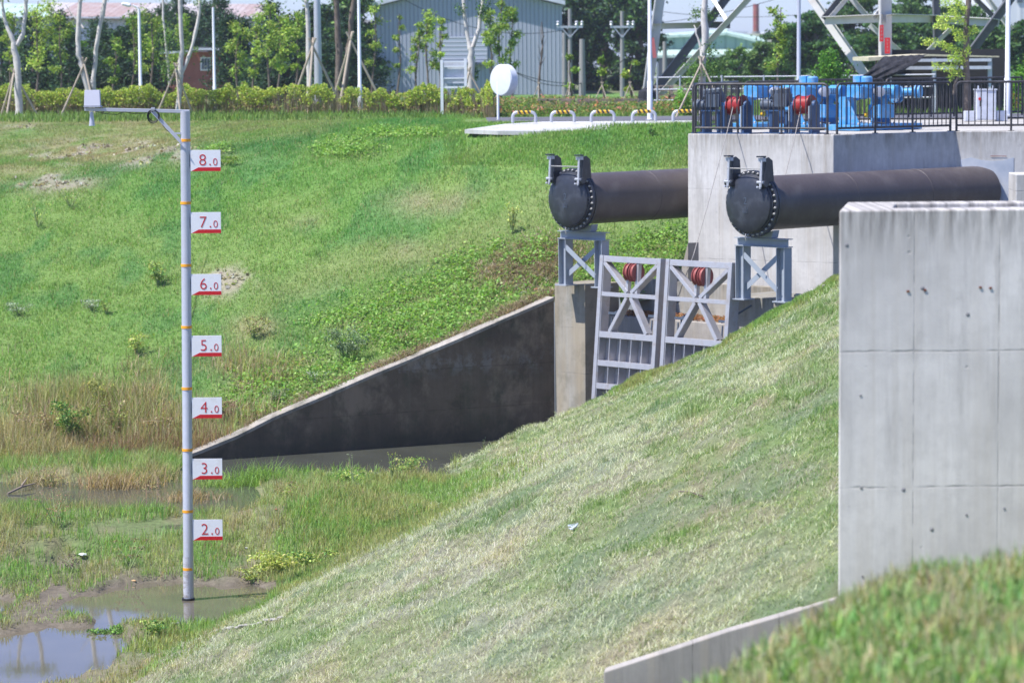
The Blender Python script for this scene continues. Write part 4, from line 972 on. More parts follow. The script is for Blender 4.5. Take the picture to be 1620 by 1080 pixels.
# ------------------------------------------------------------------ road, apron, bollards
ZR = 8.16
apr = [XZ(px, Y, float(zpav(Y))) for px, Y in ((738, 72.6), (800, 75), (860, 76), (1112, 76), (1112, 71.3), (1060, 71.5), (1000, 71.6), (930, 71.7), (860, 71.6), (790, 71.9))]
m = MB(); m.prism([q-Z3*.1 for q in apr], Z3*.1); o = m.build('pavement', M['conc_pave']); o['kind'] = 'structure'
ta = NT('asphalt'); ta.out(ta.mix(ta.ramp(ta.noise(30, 5), .3, .7), (.085, .085, .10), (.15, .15, .17)), .9, 0, .2)
m = MB(); m.add([(Xi(775, 77), 76.2, ZR+.006), (26, 76.05, ZR+.006), (27, 82, ZR+.006), (Xi(770, 80), 82.5, ZR+.006)], [(0, 1, 2, 3)]); m.build('road', ta.m)['kind'] = 'structure'
ts = NT('hazard_stripes'); X, Y, Z = ts.xyz(ts.obj()); w = ts.math('FRACT', ts.math('MULTIPLY', ts.math('ADD', X, ts.math('MULTIPLY', Z, .55)), 8.2))
ts.out(ts.mix(ts.math('LESS_THAN', w, .5), (.70, .42, .02), (.02, .02, .02)), .5)
c = XZ(832, 74.8, ZR)
t = thing('hoop_bollard', 'leftmost low hoop bollard with yellow and black stripes', 'bollard', tuple(c), 0, 'hoop bollards along the pavement')
r = .12; L_ = .30
arc = [c+Vector((-L_, 0, 0)), c+Vector((-L_, 0, .15))]+[c+Vector((-L_+r-r*math.cos(w), 0, .15+r*math.sin(w))) for w in (.4, .8, 1.2, 1.5708)]
arc2 = [Vector((2*c.x-q.x, q.y, q.z)) for q in arc[::-1]]
MB().tube(arc+arc2, .042, 14).build('hoop', M['galv'], t)
MB().tube([c+Vector((-L_+r+.005, 0, .27)), c+Vector((L_-r-.005, 0, .27))], .0455, 14).build('striped_sleeve', ts.m, t)
for px, lb in ((893, 'second hoop bollard from the left, with yellow and black stripes'), (956, 'middle one of the five striped hoop bollards'), (1021, 'fourth striped hoop bollard, beside the foot of the white lamp post'), (1085, 'rightmost striped hoop bollard, partly behind the platform railing')):
    dup(t, XZ(px, 74.8-.02*(px-832)/60, ZR), .02, lb)

# ------------------------------------------------------------------ round sign, signboard frame
c = XZ(791, 79, 8.15)
t = thing('round_sign', 'blank white round drum shaped sign on a thin post beside the hedge', 'sign', tuple(c))
MB().tube([c, c+Z3*1.05], .035, 12).build('post', M['white'], t)
ctr = P(797, 127, 79); ax_ = Vector((-.72, -.69, 0))
m = MB(); m.lathe(ctr-ax_*.14, ax_, [(0, .40), (.02, .435), (.24, .435), (.275, .41), (.28, .38)], 48); m.build('sign_drum', M['disc'], t)
q0, q1 = P(699.5, 180, 87.5), P(737, 178, 87.5)
t = thing('sign_frame', 'white two post frame seen from behind with grey panel slats, standing in the hedge', 'sign', (q0.x, q0.y, 8.14))
for q in (q0, q1):
    zt_ = P(699, 95 if q is q0 else 93, 87.5).z; MB().box((q.x, 87.5, (8.1+zt_)/2), (.085, .085, zt_-8.1)).build('post', M['white'], t)
for y0, y1 in ((97, 99), (104.5, 106.5), (123, 125), (137, 140)):
    a, b = P(702, (y0+y1)/2, 87.5), P(735, (y0+y1)/2-.3, 87.5); h = P(702, y0, 87.5).z-P(702, y1, 87.5).z
    MB().beam(a, b, .05, h).build('cross_bar', M['white'], t)
a = P(702, 99, 87.6); b = P(735, 132, 87.6); MB().box(((a.x+b.x)/2, 87.6, (a.z+b.z)/2), (b.x-a.x, .03, a.z-b.z)).build('panel', M['cab'], t)

# ------------------------------------------------------------------ lamp posts and utility poles
def lamp(px, py_top, Y, r, label, mat='white', head=True):
    c = XZ(px, Y, 8.12); top = P(px, py_top, Y); t = thing('lamp_post', label, 'lamp post', tuple(c), 0, 'slender lamp posts')
    MB().tube([c, c+Z3*(.25*(top.z-c.z)), c+Z3*(.25*(top.z-c.z)+.03), Vector((c.x, c.y, top.z))], [r*1.3, r*1.25, r, r*.8], 14).build('post', M[mat], t)
    MB().tube([c, c+Z3*.05], r*2, 14).build('base_plate', M[mat], t)
    if head:
        q = Vector((c.x, c.y, top.z)); m = MB(); m.tube([q-Z3*.1, q+Vector((-.06, 0, .05)), q+Vector((-.22, 0, .12))], r*.5, 8); m.build('arm', M[mat], t)
        MB().lathe(q+Vector((-.26, 0, .10)), (-1, 0, .25), [(0, .03), (.05, .07), (.3, .06), (.34, .02)], 12).build('lamp_head', M[mat], t)
lamp(228, 14, 98, .058, 'white lamp post left of the red brick building', head=True)
lamp(344.5, 12, 98, .05, 'white lamp post in front of the red brick building', head=False)
lamp(573.5, -2, 92, .06, 'white lamp post before the left edge of the grey warehouse', head=True)
lamp(1030.5, -60, 77.5, .058, 'white lamp post by the road in front of the pylon foot')
lamp(1265, -60, 80, .06, 'grey lamp post rising behind the blue pumps', 'galv')
lamp(1594, -60, 79, .07, 'white lamp post behind the railing near the right edge')
def upole(px, py_top, Y, r, label, arm_y=None, arm_w=1.0, mat='conc_up'):
    c = XZ(px, Y, 8.1); top = P(px, py_top, Y); t = thing('utility_pole', label, 'utility pole', tuple(c), 0, 'utility poles')
    MB().tube([c, Vector((c.x, c.y, top.z))], [r*1.2, r*.85], 14).build('pole', M[mat], t)
    if arm_y is not None:
        z = P(px, arm_y, Y).z; MB().box((c.x, c.y-.12, z), (arm_w, .09, .10)).build('crossarm', M['galv'], t)
        for k in (-1, 1): MB().beam((c.x+k*arm_w*.32, c.y-.12, z-.05), (c.x, c.y-.12, z-.5), .05, .05).build('arm_brace', M['galv'], t)
        for k in (-.46, .0+.25, .46): MB().lathe((c.x+k*arm_w, c.y-.12, z+.05), Z3, [(0, .05), (.06, .09), (.12, .05), (.18, .09), (.24, .03)], 10).build('insulator', M['galv'], t)
M['conc_up'] = mat_paint('pole_concrete', (.25, .24, .235), .85, 0, .15, (.2, .18, .16), .3, 2)
upole(508, -60, 112, .14, 'thick pale steel pole between the staked trees', mat='galv')
upole(905, 14, 138, .10, 'left of two concrete poles with crossarms in front of the tall trees', 43, 1.25)
upole(987, 18, 138, .10, 'right of two concrete poles with crossarms in front of the tall trees', 43, 1.15)
upole(924, 62, 122, .13, 'short leaning dark pole beside the grey warehouse corner')
upole(896, 52, 130, .10, 'thin dark pole at the right edge of the grey warehouse')
upole(1054, 66, 150, .12, 'short pale pole in front of the green roofed warehouse')
def wire(a, b, sag, label, r=.018):
    a, b = Vector(a), Vector(b); m = MB(); m.tube([a+(b-a)*k-Z3*sag*4*k*(1-k) for k in np.linspace(0, 1, 14)], r, 4); tag(m.build('power_line', M['blackrub']), label, 'power line', 'overhead cables')
for i, (x0, y0, x1, y1, Y_, s, lb) in enumerate(((887, 40, 1240, -5, 138, .5, 'overhead cable rising right from the crossarm poles'), (640, 0, 905, 45, 138, .8, 'overhead cable crossing the grey warehouse gable'), (800, 105, 990, 92, 120, 1.0, 'upper sagging cable between poles before the warehouse'), (800, 108, 1000, 112, 121, .6, 'lower sagging cable between poles before the warehouse'), (1040, 18, 1300, 20, 160, .3, 'thin cable across the pale sky beside the chimney'), (0, 45, 520, 60, 118, .6, 'dark cable across the conifers at left'))):
    wire(P(x0, y0, Y_), P(x1, y1, Y_+3), s, lb)

# ------------------------------------------------------------------ pylon
M['pyl'] = mat_paint('pylon_galvanised', (.60, .585, .56), .6, .2, .12, (.28, .2, .15), .35, 1)
M['pyd'] = mat_paint('pylon_dark_steel', (.13, .13, .135), .6, .2, .15)
YL, YC, YF, YR = 96, 90, 104, 98
t = thing('lattice_pylon', 'white and grey lattice transmission tower with big angled legs behind the platform', 'pylon', tuple(XZ(1300, 96, 8.1)))
def mem(p0, p1, w, mat='pyl', nm='brace'):
    m = MB(); a, b = P(*p0), P(*p1); m.beam(a, b, w, w, up=(0, -1, 0), kind='L'); m.build(nm, M[mat], t)
mem((1018, 195, YL), (1052, -60, YL), .34, nm='leg'); mem((1402, 190, YC), (1401, -60, YC), .42, nm='leg'); mem((1487, 180, YF), (1480, -60, YF), .30, 'pyd', 'leg'); mem((1800, 195, YR), (1760, -60, YR), .34, nm='leg')
mem((1020, 165, YL), (1158, -14, YL+1), .30, 'pyd'); mem((1022, 175, YL), (1196, -14, YL-1), .20)
mem((1036, 42, YL), (1118, 40, YL+2), .20); mem((1100, 39, YL+2), (1152, 40, YL+1), .22, 'pyd'); mem((1150, 38, YL), (1188, -10, YL+1), .14, 'pyd'); mem((1152, 36, YL), (1122, -10, YL+1), .13)
mem((1272, -20, YC+2), (1375, 128, YC+1), .27); mem((1302, 33, YC+1), (1395, 29, YC), .26); mem((1408, 29, YC), (1480, 30, YF), .26); mem((1480, 31, YF), (1575, 36, YR), .26)
mem((1302, 30, YC+1), (1340, -16, YC+1), .16, 'pyd'); mem((1314, 28, YC+1), (1350, -14, YC+1), .15); mem((1340, -10, YC+3), (1372, 27, YC+3), .16); mem((1383, 28, YC), (1412, -8, YC+1), .13)
mem((1376, 40, YF), (1428, 86, YF), .17); mem((1464, 86, YF-2), (1505, 45, YF-2), .16); mem((1535, 86, YR), (1612, -18, YR), .30, 'pyd'); mem((1535, -10, YR+2), (1575, 30, YR+2), .16, 'pyd'); mem((1556, -10, YR+3), (1600, 48, YR+3), .16)
for (px, y0, y1) in ((1395.5, 40, 66), (1403.8, 60, 85)):
    a, b = P(px-4, y0, YC-.3), P(px+4 if px > 1400 else px+2, y1, YC-.3); m = MB(); m.box(((a.x+b.x)/2, YC-.32, (a.z+b.z)/2), (b.x-a.x, .015, a.z-b.z)); pl = m.build('warning_plate', M['signred'], t)
    for k in range(4):
        zc_ = a.z-(a.z-b.z)*(.16+.22*k); m = MB(); 
        for (dx, dz, w_, h_) in ((0, .03, .09, .016), (0, -.03, .08, .014), (-.02, 0, .014, .08), (.03, 0, .012, .06)): m.box(((a.x+b.x)/2+dx*.7, YC-.331, zc_+dz*.7), (w_*.6, .004, h_*.8))
        m.build('plate_lettering', mat_paint('plate_white', (.5, .3, .3), .6) if k == 0 and px < 1400 else bpy.data.materials['plate_white'], pl)
MB().beam(P(1032, 60, YL-.4), P(1036, 92, YL-.4), .12, .05, up=(0, -1, 0)).build('red_plate', mat_paint('faded_pink', (.5, .14, .14), .6), t)

# ------------------------------------------------------------------ buildings
def mat_corr(name, a, b, rust=None, sc=3.0, ramt=.5, axis=0, soft=.7):
    t = NT(name); v = t.xyz()[axis]; w = t.math('FRACT', t.math('MULTIPLY', v, sc)); l = t.ramp(t.math('ABSOLUTE', t.math('SUBTRACT', w, .5)), .30, .5, 0, 1)
    n = t.noise(.35, 5); c = t.mix(l, a, b); c = t.mix(t.math('MULTIPLY', t.ramp(n, .35, .7), .25), c, tuple(q*.7 for q in a))
    if rust:
        pan = t.n.new('ShaderNodeTexNoise'); pan.noise_dimensions = '1D'; t.lk(t.math('MULTIPLY', t.math('FLOOR', t.math('MULTIPLY', v, 1.1)), 3.7), pan.inputs['W']); pan.inputs['Scale'].default_value = 1
        m = t.math('MULTIPLY', t.ramp(pan.outputs[0], .42, .56), t.ramp(t.noise(.8, 5, .7, sc=(2, 2, .6)), .3, .6, .3, 1)); c = t.mix(t.math('MULTIPLY', m, ramt), c, rust)
    t.bump(l, .6, .05); return t.out(c, .6, .0, .3)
M['cor_grey'] = mat_corr('corrugated_grey', (.34, .365, .43), (.24, .26, .32), sc=4.6)
M['cor_roof'] = mat_corr('rusty_roof', (.50, .47, .46), (.40, .37, .37), (.26, .13, .09), 2.2, .75)
M['cor_white'] = mat_corr('pale_cladding', (.50, .53, .62), (.40, .43, .52), None, 1.2)
M['cor_green'] = mat_corr('green_cladding', (.22, .34, .29), (.14, .24, .21), None, 1.2)
M['roof_green'] = mat_corr('green_roof', (.42, .55, .47), (.34, .48, .40), None, .8)
M['door_grey'] = mat_corr('roller_door', (.40, .43, .50), (.26, .28, .34), None, 4.5, axis=2)
def front(poly, Y, depth):               # polygon of pixels at depth Y -> extruded
    return MB().prism([P(x, y, Y) for x, y in poly], (0, depth, 0))
t = thing('warehouse', 'grey corrugated warehouse with a gable and roller door behind the hedge', 'warehouse', tuple(XZ(735, 150, 8.1)))
g = [(592, 12), (740, -26), (889, 9), (889, 150), (592, 150)]
front(g, 150, 26).build('wall', M['cor_grey'], t)
m = MB()
for (a, b) in (((585, 12), (740, -28)), ((740, -28), (894, 8))):
    p0, p1 = P(*a, 149.6), P(*b, 149.6); m.prism([p0, p1, p1+Z3*.22, p0+Z3*.22], (0, 27, 0))
m.build('roof', M['cab'], t)
front([(698, 58), (771, 57), (771, 101), (698, 102)], 149.9, .06).build('roller_door', M['door_grey'], t)
front([(690, 99.5), (776, 98.5), (776, 103), (690, 104)], 149.6, .3).build('door_canopy', M['motor'], t)
t = thing('lean_to', 'narrow pale annex on the left side of the grey warehouse', 'shed', tuple(XZ(586, 151, 8.1)))
front([(577, 38), (591.6, 38), (591.6, 150), (577, 150)], 152, 12).build('wall', M['cor_white'], t)
MB().box(P(584, 37, 158)-Vector((0, 0, 0)), (.9, 12.4, .15)).build('roof', M['cab'], t)
t = thing('warehouse', 'long far warehouse with rust streaked roof behind the dark conifers', 'warehouse', tuple(XZ(150, 200, 8.1)))
front([(-200, 27), (430, 29), (430, 110), (-200, 110)], 200, 22).build('wall', M['cor_white'], t)
for (x0, x1, mt) in ((-200, 76, 'roof_green'), (76, 432, 'cor_roof')):
    m = MB(); a, b = P(x0, 28, 199.4), P(x1, 29, 199.4); c_, d_ = P(x0, 4, 211), P(x1, 7, 211); m.prism([a, b, d_, c_], (0, 0, -.15)); m.build('roof', M[mt], t)
m = MB(); m.prism([P(-200, 26, 199.2), P(432, 27.5, 199.2), P(432, 30, 199.2), P(-200, 28.5, 199.2)], (0, .2, 0)); m.build('gutter', M['cab'], t)
t = thing('brick_building', 'small red brick building with flat pale roof among the trees at left', 'building', tuple(XZ(305, 140, 8.1)))
M['brick'] = mat_paint('red_brick', (.28, .10, .075), .85, 0, .2, (.25, .12, .1), .4, 1.5)
front([(247, 84), (353, 82), (353, 150), (247, 150)], 140, 6).build('wall', M['brick'], t)
front([(305, 75), (358, 75), (358, 79.5), (305, 79.5)], 139, 7).build('roof', M['cab'], t)
front([(245, 83), (305, 80), (305, 83.5), (245, 86)], 139.4, 7).build('lower_roof', M['cab'], t)
wf = front([(317, 91), (333, 91), (333, 112), (317, 112)], 139.9, .08).build('window_frame', M['white'], t)
for k in range(3): front([(319+k*4.6, 93), (322.6+k*4.6, 93), (322.6+k*4.6, 110), (319+k*4.6, 110)], 139.86, .03).build('pane', M['motor'], wf)
for x in (249, 351): front([(x-2, 84), (x+2, 84), (x+2, 130), (x-2, 130)], 139.8, .2).build('corner_pilaster', M['motor'], t)
t = thing('warehouse', 'green clad warehouse with low gable seen through the pylon legs', 'warehouse', tuple(XZ(1120, 230, 8.1)))
front([(1046, 70), (1046, 57), (1149, 52.5), (1206, 66), (1206, 84), (1046, 84)], 232, 20).build('wall', M['cor_green'], t)
m = MB(); m.prism([P(1040, 88, 228), P(1215, 86, 228), P(1213, 78, 231.9), P(1040, 79, 231.9)], (0, 0, -.2)); m.build('lower_roof', M['roof_green'], t)
for (a, b) in (((1040, 57), (1149, 52)), ((1149, 52), (1212, 66.5))):
    p0, p1 = P(*a, 231.6), P(*b, 231.6); r0, r1 = P(a[0], a[1]-3, 240), P(b[0]+3, b[1]-6, 252); MB().prism([p0, p1, r1, r0], (0, 0, -.2)).build('roof', M['roof_green'], t)
front([(1042, 88), (1212, 86), (1212, 125), (1042, 125)], 233, 3).build('lower_wall', M['motor'], t)
t = thing('warehouse', 'far low building with cream roof right of the green warehouse', 'warehouse', tuple(XZ(1200, 330, 8.1)))
front([(1170, 62), (1175, 54), (1260, 52), (1270, 68), (1270, 90), (1170, 90)], 330, 30).build('wall', mat_paint('cream_roof', (.55, .55, .42), .7), t)
t = thing('white_building', 'tall white clad building at the top right corner', 'building', tuple(XZ(1650, 210, 8.1)))
M['cor_w2'] = mat_corr('white_cladding', (.66, .67, .70), (.56, .57, .60), None, .8)
front([(1568, -40), (1800, -40), (1800, 46), (1568, 44)], 210, 20).build('upper_wall', M['cor_w2'], t)
front([(1575, 44), (1800, 46), (1800, 120), (1575, 120)], 211, 18).build('lower_wall', M['cab'], t)
for x in (1586, 1609): 
    w_ = front([(x, -6), (x+9, -6), (x+9, 4), (x, 4)], 209.9, .1).build('window', M['motor'], t)
t = thing('chimney', 'thin rust red and white chimney on the horizon', 'chimney', tuple(XZ(1196, 420, 8.1)))
for k in range(8):
    a, b = P(1196, 50-k*5.4, 420), P(1196, 50-(k+1)*5.4, 420); MB().tube([a, b-Z3*.01], .45, 12).build('band', M['brick' if k % 2 == 0 else 'sheave'], t)
MB().tube([XZ(1196, 420, 8), P(1196, 50, 420)], .6, 12).build('base', M['conc_up'], t)
for px, w_, y_ in ((1120, 30, 52), (1170, 26, 50), (1215, 60, 54), (1235, 40, 50)):
    front([(px-w_/2, y_), (px+w_/2, y_), (px+w_/2, 90), (px-w_/2, 90)], 500+px % 7*9, 15).build('x', M['cab']); o = bpy.context.scene.objects[-1] if 0 else bpy.data.objects['x']; o.name = 'far_building'
    tag(o, {1120: 'faint far building left of the chimney on the skyline', 1170: 'small far building just left of the red chimney', 1215: 'wide far building just right of the red chimney', 1235: 'far pale building at the foot of the big tree mass'}[px], 'building', 'far buildings on the skyline')

# ------------------------------------------------------------------ shed with net, fence, pallets, boards
YS = 86
t = thing('net_covered_shed', 'open timber shed with dark shade net hanging over its left end', 'shed', tuple(XZ(1475, YS, 8.1)))
M['plank'] = mat_paint('pale_planks', (.52, .47, .33), .8, 0, .2)
m = MB(); m.prism([P(1374, 91, YS), P(1470, 86, YS), P(1581, 89, YS), P(1581, 91, YS), P(1470, 89, YS), P(1374, 97, YS)], (0, 4, .02)); m.build('roof', M['plank'], t)
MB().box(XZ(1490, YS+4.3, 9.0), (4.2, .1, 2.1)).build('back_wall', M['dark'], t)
for x in (1392, 1478, 1566): 
    c = XZ(x, YS+.2, 8.1); zt_ = P(x, 92, YS).z; MB().box((c.x, c.y, (8.1+zt_)/2), (.12, .12, zt_-8.1)).build('post', M['cab'], t)
for y_ in (96, 108): MB().beam(P(1432 if y_ == 96 else 1425, y_, YS+.05), P(1568, y_-1, YS+.05), .08, .09 if y_ == 96 else .1).build('beam', M['cab'], t)
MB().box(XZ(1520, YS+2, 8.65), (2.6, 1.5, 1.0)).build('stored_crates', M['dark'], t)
nt = NT('shade_net'); w_ = nt.noise(6, 5, .7, sc=(1, 1, .5)); nt.bump(w_, 1, .15); nt.out(nt.mix(nt.ramp(w_, .35, .65), (.018, .018, .022), (.05, .05, .06)), .7, 0, .2)
gx = [(1398, 92), (1464, 87), (1430, 104), (1400, 118), (1395, 132), (1350, 132), (1366, 118)]
nu, nv = 26, 16; V = []; top0, top1 = P(1398, 89.5, YS-.3), P(1466, 86.5, YS-.3); b0_, b1_ = P(1363, 122, YS-.9), P(1404, 124, YS-.9)
for j in range(nv):
    for i in range(nu):
        u, v = i/(nu-1), j/(nv-1); a = top0.lerp(top1, u); b = b0_.lerp(b1_, u); q = a.lerp(b, v)
        q = q+Vector((0, -.15*math.sin(v*3.14)+.025*math.sin(i*.7+j*.3), -.06*math.sin(v*3.1)*u+.012*math.sin(i*1.3+j))); V.append(q)
m = MB(); m.add(V, [(j*nu+i, j*nu+i+1, (j+1)*nu+i+1, (j+1)*nu+i) for j in range(nv-1) for i in range(nu-1)], True)
m.build('shade_net', nt.m, t)
m = MB(); m.prism([P(1362, 122, YS-.85), P(1478, 124, YS-.3), P(1478, 150, YS-.3), P(1350, 150, YS-.9)], (0, .03, 0)); m.build('side_net', nt.m, t)
t = thing('pipe_fence', 'thin galvanised pipe fence with three rails behind the platform', 'fence', tuple(XZ(1150, 87, 8.1)))
for y_ in (122, 141, 158): MB().tube([P(1034, y_+1, 87), P(1300, y_-1.5, 86), P(1480, y_-4, 85)], .022, 8).build('fence_rail', M['galv'], t)
for x in (1042, 1078, 1144, 1210, 1280, 1345, 1410, 1478):
    Yq = 87-(x-1034)/446*2; c = XZ(x, Yq, 8.1); MB().tube([c, Vector((c.x, c.y, P(x, 119, Yq).z))], .026, 8).build('fence_post', M['galv'], t)
pal = thing('pallet', 'bottom wooden pallet of the stack left of the platform', 'pallet', tuple(XZ(1064, 92, 8.12)), .05, 'stack of wooden pallets')
q = XZ(1064, 92, 8.12)
for k in range(5): MB().box(q+Vector((0, -.4+.2*k, .125)), (1.05, .12, .025)).build('slat', M['wood'], pal)
for k in (-.45, 0, .45): MB().box(q+Vector((k, 0, .06)), (.1, .95, .10)).build('bearer', M['wood'], pal)
for k, lb in enumerate(('second wooden pallet from the bottom of the stack', 'third wooden pallet in the stack', 'fourth wooden pallet in the stack', 'fifth wooden pallet, one below the top of the stack', 'top wooden pallet of the stack left of the platform')):
    dup(pal, q+Z3*(.142*(k+1)), .05+.03*(k % 3-1), lb)
t = thing('timber_pile', 'pile of long weathered boards lying in the flower bed by the road', 'timber', tuple(XZ(930, 88, 8.12)))
for k in range(9):
    y_ = 156+k*2.0; a, b = P(850+14*(k % 3), y_+2, 88-k*.1), P(1010-18*(k % 4), y_+2-k % 2, 88.5-k*.1); MB().beam(a, b, .18, .07).build('board', M['wood'], t)
M['ob'] = mat_paint('orange_board', (.62, .24, .06), .7)
for k, (x0, x1, lb) in enumerate(((1494, 1516, 'orange board standing behind the railing beside the leafy tree'), (1598, 1660, 'orange board at the right edge behind the lamp post'))):
    a, b = P(x0, 133, 92), P(x1, 170, 92); tag(MB().box(((a.x+b.x)/2, 92, (a.z+8.1)/2), (b.x-a.x, .05, a.z-8.1)).build('orange_board', M['ob'], None, bevel=.01), lb, 'board')
tk = thing('dark_tarp_heap', 'dark folded tarpaulin heap at the foot of the pylon leg', 'tarpaulin', tuple(XZ(1028, 90, 8.1)))
V = []; c = XZ(1026, 90, 8.1)
m = MB(); m.lathe(c, Z3, [(0, .55), (.2, .5), (.45, .3), (.7, .28), (.85, .05)], 9, False); m.build('tarp', nt.m, tk)
# ------------------------------------------------------------------ trees and plants
BK = {'pale': mat_paint('pale_bark', (.55, .52, .48), .9, 0, .25, (.18, .15, .12), .6, 4, .1, .6), 'brown': mat_paint('brown_bark', (.15, .12, .10), .9, 0, .25, (.25, .22, .2), .4, 4, .1, .6)}
BK['green'] = mat_paint('green_stems', (.22, .28, .11), .8)
M['stake'] = mat_paint('stake_wood', (.42, .35, .27), .8, 0, .15)
def clump_pts(c, rx, rz, n, shell=.45):
    d = rng.normal(0, 1, (n, 3)); d /= np.linalg.norm(d, axis=1)[:, None]; r = rng.uniform(0, 1, n)**shell*(1+.45*rng.normal(0, 1, n)*(rng.uniform(0, 1, n) < .4))
    s = 1+.35*np.sin(d[:, 0]*5+c[0]*9)*np.cos(d[:, 2]*4+c[2]*7)
    return np.array(c)+d*(r*s)[:, None]*np.array((rx, rx, rz))
def foliage(clumps, size, pal, up=.6, aspect=.5, name='crown', parent=None, v=.22):
    Ps = []; Cs = []
    for c, rx, rz, n in clumps:
        p = clump_pts(c, rx, rz, n); Ps.append(p); base = np.array(pal)[rng.integers(0, len(pal), n)]*(1+rng.normal(0, .12)); Cs.append(base)
    Pc = np.concatenate(Ps); C = jitc(np.concatenate(Cs), v, .06)
    q = parent; Mi = _inv[q.name]; R3 = np.array(Mi.to_3x3()); T = np.array(Mi.translation); Pc = Pc @ R3.T+T
    V, Fq, CC = leaves_geo(Pc, rng.uniform(.6, 1.3, len(Pc))*size, C, up, aspect)
    return fast_mesh(name, V, Fq, None, CC, M['treeleaf'], parent)
BRIGHT = [(.24, .36, .05), (.32, .44, .07), (.16, .28, .05), (.38, .46, .12)]
MID = [(.09, .19, .045), (.13, .25, .05), (.06, .14, .04), (.18, .30, .07)]
DARK = [(.032, .075, .045), (.045, .10, .05), (.025, .06, .04), (.07, .14, .06)]
def stakes(c, hgt, spread, r, label, n=3, ph=.3, lean=None):
    t = thing('tree_stakes', label, 'tree stakes', tuple(c), 0, 'wooden stakes propping the trees')
    for k in range(n):
        a = ph+2*math.pi*k/n; f_ = Vector((math.cos(a)*spread, math.sin(a)*spread*.9, 0)); tp = -f_*.12+Z3*hgt
        MB().tube([Vector(c)+f_, Vector(c)+tp], [r, r*.8], 8).build('pole', M['stake'], t)
def trunk_tree(label, Y, trunks, clumps, bark='pale', size=.10, pal=MID, group='large staked trees with pale trunks', name='tree', side=True):
    p0 = P(*trunks[0][0][0], Y); t = thing(name, label, 'tree', (p0.x, Y, 8.12), 0, group)
    for i, (pp, w0, w1) in enumerate(trunks):
        pts = [P(x, y, Y+(.0 if i == 0 else .15*(k/len(pp)))) for k, (x, y) in enumerate(pp)]
        if i == 0: pts[0].z = 8.05
        # subdivide with a little wobble
        fine = []
        for a, b in zip(pts[:-1], pts[1:]):
            for s in (0, .33, .66): fine.append(a.lerp(b, s)+Vector((random.uniform(-1, 1), random.uniform(-1, 1), 0))*(.03 if s else 0))
        fine.append(pts[-1]); rr = np.linspace(w0, w1, len(fine))/2/F_PX*Y*(1+rng.normal(0, .11, len(fine)))
        MB().tube(fine, list(rr), 12).build('trunk' if i == 0 else 'limb', BK[bark], t)
    if clumps:
        cl = []
        for (x, y, rx, rz, n) in clumps:
            q = P(x, y, Y+random.uniform(-.3, .3)); cl.append((tuple(q), rx/F_PX*Y, rz/F_PX*Y, n))
        foliage(cl, size, pal, parent=t)
    return t
trunk_tree('pale forked tree at the far left edge with wooden props', 93, [([(30, 180), (28, 140), (27, 100), (22, 68)], 13, 9), ([(23, 72), (12, 45), (4, 10), (1, -20)], 7, 5), ([(26, 72), (37, 52), (41, 20), (42, -20)], 7, 5)], [(0, -12, 30, 14, 400), (45, -14, 26, 12, 300)])
stakes(XZ(29, 93, 8.12), 1.6, .75, .035, 'wooden props round the forked tree at the far left')
trunk_tree('pale curved tree crossing its neighbour above the sensor arm', 93.4, [([(146, 182), (141, 150), (131, 108), (124, 88), (124, 50), (130, -20)], 9, 7)], [(128, -14, 20, 12, 200), (132, 70, 8, 6, 90)])
trunk_tree('pale leaning tree right beside the curved one', 93.8, [([(146, 184), (148, 120), (155, 60), (166, 0), (172, -20)], 9, 6), ([(132, 45), (118, 28), (104, 8)], 3, 1.2)], [(170, -14, 24, 12, 250)])
stakes(XZ(140, 93.3, 8.12), 1.9, .8, .035, 'wooden props crossing in front of the two pale trees', ph=1.1)
trunk_tree('pale tree with ivy leaves behind the top of the gauge pole', 93, [([(281, 190), (286, 120), (287, 60), (285, -20)], 9, 6), ([(287, 118), (302, 80), (312, 40), (318, -20)], 6, 4), ([(268, 135), (264, 90), (258, 30), (256, -10)], 5, 3)], [(265, 60, 16, 30, 420), (262, 105, 14, 22, 300), (290, 80, 14, 16, 160), (315, 5, 14, 14, 160), (268, 125, 14, 10, 140)], size=.075)
stakes(XZ(284, 92.7, 8.12), 1.7, .7, .03, 'wooden props at the tree behind the gauge pole', ph=.8)
trunk_tree('pale trunked tree left of the thick steel pole', 97, [([(489, 140), (488, 90), (487, 30), (484, -20)], 9, 7)], [(480, -10, 24, 14, 200)])
stakes(XZ(500, 95, 8.12), 2.5, 1.1, .045, 'long wooden props leaning against the pale tree by the steel pole', ph=2.5)
trunk_tree('dark brown trunked tree leaning left beside the white lamp post', 98, [([(534, 136), (537, 80), (533, 20), (529, -20)], 11, 8)], [(530, -14, 30, 14, 250)], 'brown')
trunk_tree('dark brown trunk crossing behind the leaning brown tree', 98.5, [([(540, 136), (550, 95), (555, 40), (562, -20)], 9, 7)], [(562, -12, 24, 12, 200)], 'brown')
stakes(XZ(560, 96, 8.12), 2.7, 1.2, .045, 'tall wooden props at the dark brown trunks', ph=.2)
trunk_tree('ivy covered pale tree forking in front of the roller door', 92, [([(745, 142), (746, 100), (745, 75)], 13, 10), ([(744, 78), (737, 40), (732, -20)], 8, 6), ([(747, 78), (758, 45), (764, 0), (766, -20)], 7, 5)], [(765, 15, 14, 24, 420), (750, 115, 9, 22, 320), (728, 15, 10, 12, 120), (775, 35, 8, 12, 120)], size=.08, pal=DARK+MID)
stakes(XZ(746, 91.5, 8.12), 1.5, .7, .03, 'thin wooden props round the ivy covered tree', ph=2.0)
